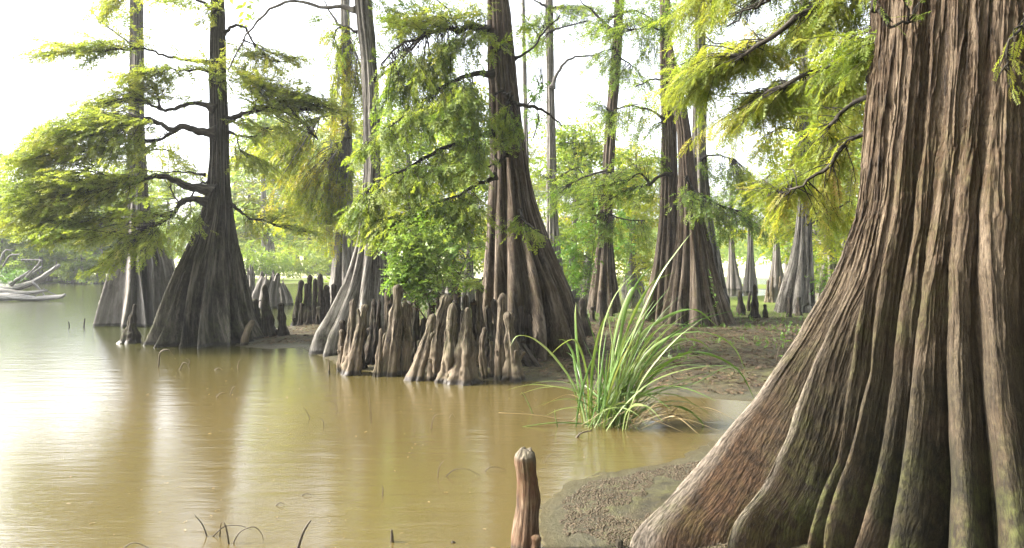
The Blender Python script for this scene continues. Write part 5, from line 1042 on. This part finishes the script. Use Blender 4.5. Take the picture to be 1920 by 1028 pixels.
stems = [([(555, 1034), (566, 1005), (576, 985), (583, 976)], .010, 'stem', 'thick black bent stick leaning at the bottom edge'),
 ([(735, 1016), (735, 1005), (734, 994)], .014, 'stem', 'short upright black peg near the bottom edge'), ([(852, 1018), (848, 1016), (856, 1020)], .012, 'stem', 'tiny dark knob near the bottom right of the water'),
 ([(390, 1006), (380, 985), (365, 966)], .005, 'stem', 'dark stem arching up left at the bottom left'), ([(430, 1020), (425, 995), (420, 980)], .006, 'stem', 'nearly upright dark stem at the bottom left'),
 ([(393, 1006), (420, 988), (450, 986), (472, 994)], .004, 'stem', 'long low arch of stem at the bottom left'), ([(412, 1006), (414, 985), (418, 978)], .004, 'stem_pale', 'pale thin stem among the bottom left stems'),
 ([(434, 1018), (450, 998), (475, 988), (490, 1000), (494, 1015)], .004, 'stem', 'rightmost hooped stem at the bottom left'), ([(222, 1030), (250, 1018), (285, 1030)], .004, 'stem', 'flat arch of stem touching the bottom edge'),
 ([(820, 894), (824, 875), (832, 864)], .004, 'stem_pale', 'pale curved stem beside the low arch in mid water'), ([(832, 894), (850, 882), (875, 880), (900, 892)], .004, 'stem', 'low arching stem in mid water'),
 ([(905, 884), (920, 876), (948, 880)], .004, 'stem', 'small flat arch left of the foreground knee'), ([(1020, 866), (1030, 854), (1048, 856), (1052, 868)], .003, 'stem', 'tiny hooped stem right of the foreground knee tip'),
 ([(697, 792), (694, 765), (691, 735)], .005, 'stem_pale', 'upright straw stem in front of the knees'), ([(633, 770), (629, 757), (621, 752)], .004, 'stem_pale', 'hooked straw stem left of the upright one'),
 ([(608, 800), (606, 790), (600, 784)], .004, 'stem', 'short dark hook in mid water'), ([(583, 785), (575, 772), (568, 764)], .004, 'stem', 'slanted dark stem in mid water'),
 ([(808, 804), (812, 785), (820, 777), (830, 777)], .005, 'stem_pale', 'curled straw stem below the broad pale knee'), ([(840, 784), (848, 776), (854, 784)], .004, 'stem_pale', 'small hook right of the curled straw stem'),
 ([(717, 928), (718, 920), (717, 912)], .007, 'stem_pale', 'tiny bleached spike in mid water'), ([(560, 930), (572, 926), (585, 928)], .004, 'stem', 'floating dark twig in the lower water'),
 ([(512, 948), (524, 943), (535, 946)], .004, 'stem', 'second floating twig in the lower water'), ([(776, 812), (778, 808), (777, 802)], .003, 'stem', 'tiny dark prick of stem in mid water'),
 ([(297, 688), (300, 662), (315, 656), (325, 666)], .012, 'stem_pale', 'thick drooping tuft of dead stem before the dark cypress'), ([(335, 694), (345, 680), (356, 686)], .01, 'stem_pale', 'small looped dead stem before the dark cypress'),
 ([(352, 686), (356, 678), (350, 672)], .01, 'stem_pale', 'upright dead stem before the dark cypress'), ([(400, 694), (410, 690), (420, 697)], .01, 'stem_pale', 'flat dead loop right of the others before the dark cypress'),
 ([(404, 745), (412, 738), (422, 736)], .007, 'stem_pale', 'leaning dead stem in open water below the dark cypress'), ([(430, 740), (436, 728), (442, 724)], .007, 'stem_pale', 'forked dead stem in open water below the dark cypress'),
 ([(445, 690), (448, 678), (452, 674)], .009, 'stem_pale', 'single pale stem toward the mud spit'), ([(617, 702), (617, 690), (616, 672)], .02, 'knee', 'knobbed dead stalk just left of the central knees')]
for k, (p, r, mt, lab) in enumerate(stems):
    stem_thing('dead_stem', p, r, mt, lab, 'dead stem', GS)
# crumbs of mud, fallen leaves
def lumps(n, xr, yr, smin, smax, cond):
    x = RNG.uniform(*xr, n); y = RNG.uniform(*yr, n); z = ground_h(x, y); m_ = cond(x, y, z); x, y, z = x[m_], y[m_], z[m_]
    n = len(x); oc = np.array([[1, 0, 0], [0, 1, 0], [-1, 0, 0], [0, -1, 0], [0, 0, 1], [0, 0, -1.]]); Fo = np.array([[0, 1, 4], [1, 2, 4], [2, 3, 4], [3, 0, 4], [1, 0, 5], [2, 1, 5], [3, 2, 5], [0, 3, 5]])
    sc = RNG.uniform(smin, smax, (n, 1, 1)) * RNG.uniform(.5, 1.4, (n, 6, 1)); V = np.stack([x, y, z], 1)[:, None] + oc[None] * sc * [1, 1, .6]
    return V.reshape(-1, 3), (Fo[None] + np.arange(n)[:, None, None] * 6).reshape(-1, 3)
dens = lambda x, y, z: (z > .012) & (fbm(x * 2.2, y * 2.2, 0 * x, 3, 77) > -.12)
V, Fq = lumps(34000, (.1, 1.9), (3.6, 6.2), .003, .013, lambda x, y, z: dens(x, y, z) & (x < 2.2))
M['crumb'] = plain('crumb', (.05, .038, .023), .9, .5, 30)
tag(mesh('mud_crumbs', V, Fq, M['crumb'], None, False), 'crumbled lumps of mud on the near bank', 'mud crumbs', kind='stuff')
n = 15000; x = RNG.uniform(-5.5, 9, n); y = RNG.uniform(7.8, 18, n); z = ground_h(x, y); m_ = z > .02; fol = Foliage(); n = m_.sum()
fol.put(np.stack([x[m_], y[m_], z[m_] + .006], 1), RNG.normal(0, 1, (n, 3)) * [1, 1, .1], RNG.normal(0, .25, (n, 3)) + [0, 0, 1], RNG.uniform(.2, .5, n), RNG.uniform(0, 1, n))
tag(fol.build('leaf_litter', 'far', M['litter']), 'brown needles and leaf litter scattered over the mud bank', 'leaf litter', kind='stuff')
n = 5200; x = RNG.uniform(-1, 12, n); y = RNG.uniform(8, 21, n); z = ground_h(x, y); m_ = (z > .03) & (fbm(x * .9, y * .9, 0 * x, 3, 91) + (y - 15) * .06 > .0); fol = Foliage(); n = m_.sum()
fol.put(np.stack([x[m_], y[m_], z[m_]], 1), RNG.normal(0, .5, (n, 3)) + [0, 0, .8], RNG.normal(0, 1, (n, 3)), RNG.uniform(.15, .45, n), RNG.uniform(.2, .8, n))
tag(fol.build('ground_weeds', 'broad', M['leaf_broad']), 'low green weeds sprouting across the mud bank', 'weeds', kind='stuff')

n = 170; y = RNG.uniform(3.4, 12, n); x = RNG.uniform(-.62, .3, n) * y; z = ground_h(x, y); m_ = z < -.02; fol = Foliage(); n = m_.sum()
fol.put(np.stack([x[m_], y[m_], np.full(n, .006)], 1), RNG.normal(0, 1, (n, 3)) * [1, 1, 0], RNG.normal(0, .08, (n, 3)) + [0, 0, 1], RNG.uniform(.05, .16, n), RNG.uniform(.2, 1, n))
tag(fol.build('floating_needles', 'mid', M['straw']), 'fallen needles and specks floating on the still water', 'floating needles', kind='stuff')

# ============================================================ AIR
hb = np.array([[-180, -20, -1.5], [180, -20, -1.5], [180, 150, -1.5], [-180, 150, -1.5], [-180, -20, 22], [180, -20, 22], [180, 150, 22], [-180, 150, 22]], float)
hm, t, out = newmat('haze_air')
pv = nd(t, 'ShaderNodeVolumePrincipled', {'Color': (.93, .97, 1, 1), 'Density': .0008, 'Anisotropy': .3}); t.links.new(pv.outputs[0], out.inputs['Volume'])
tag(mesh('haze', hb, [[0, 3, 2, 1], [4, 5, 6, 7], [0, 1, 5, 4], [1, 2, 6, 5], [2, 3, 7, 6], [3, 0, 4, 7]], hm, None, False), 'bright summer haze hanging over the lake', 'haze', kind='stuff')
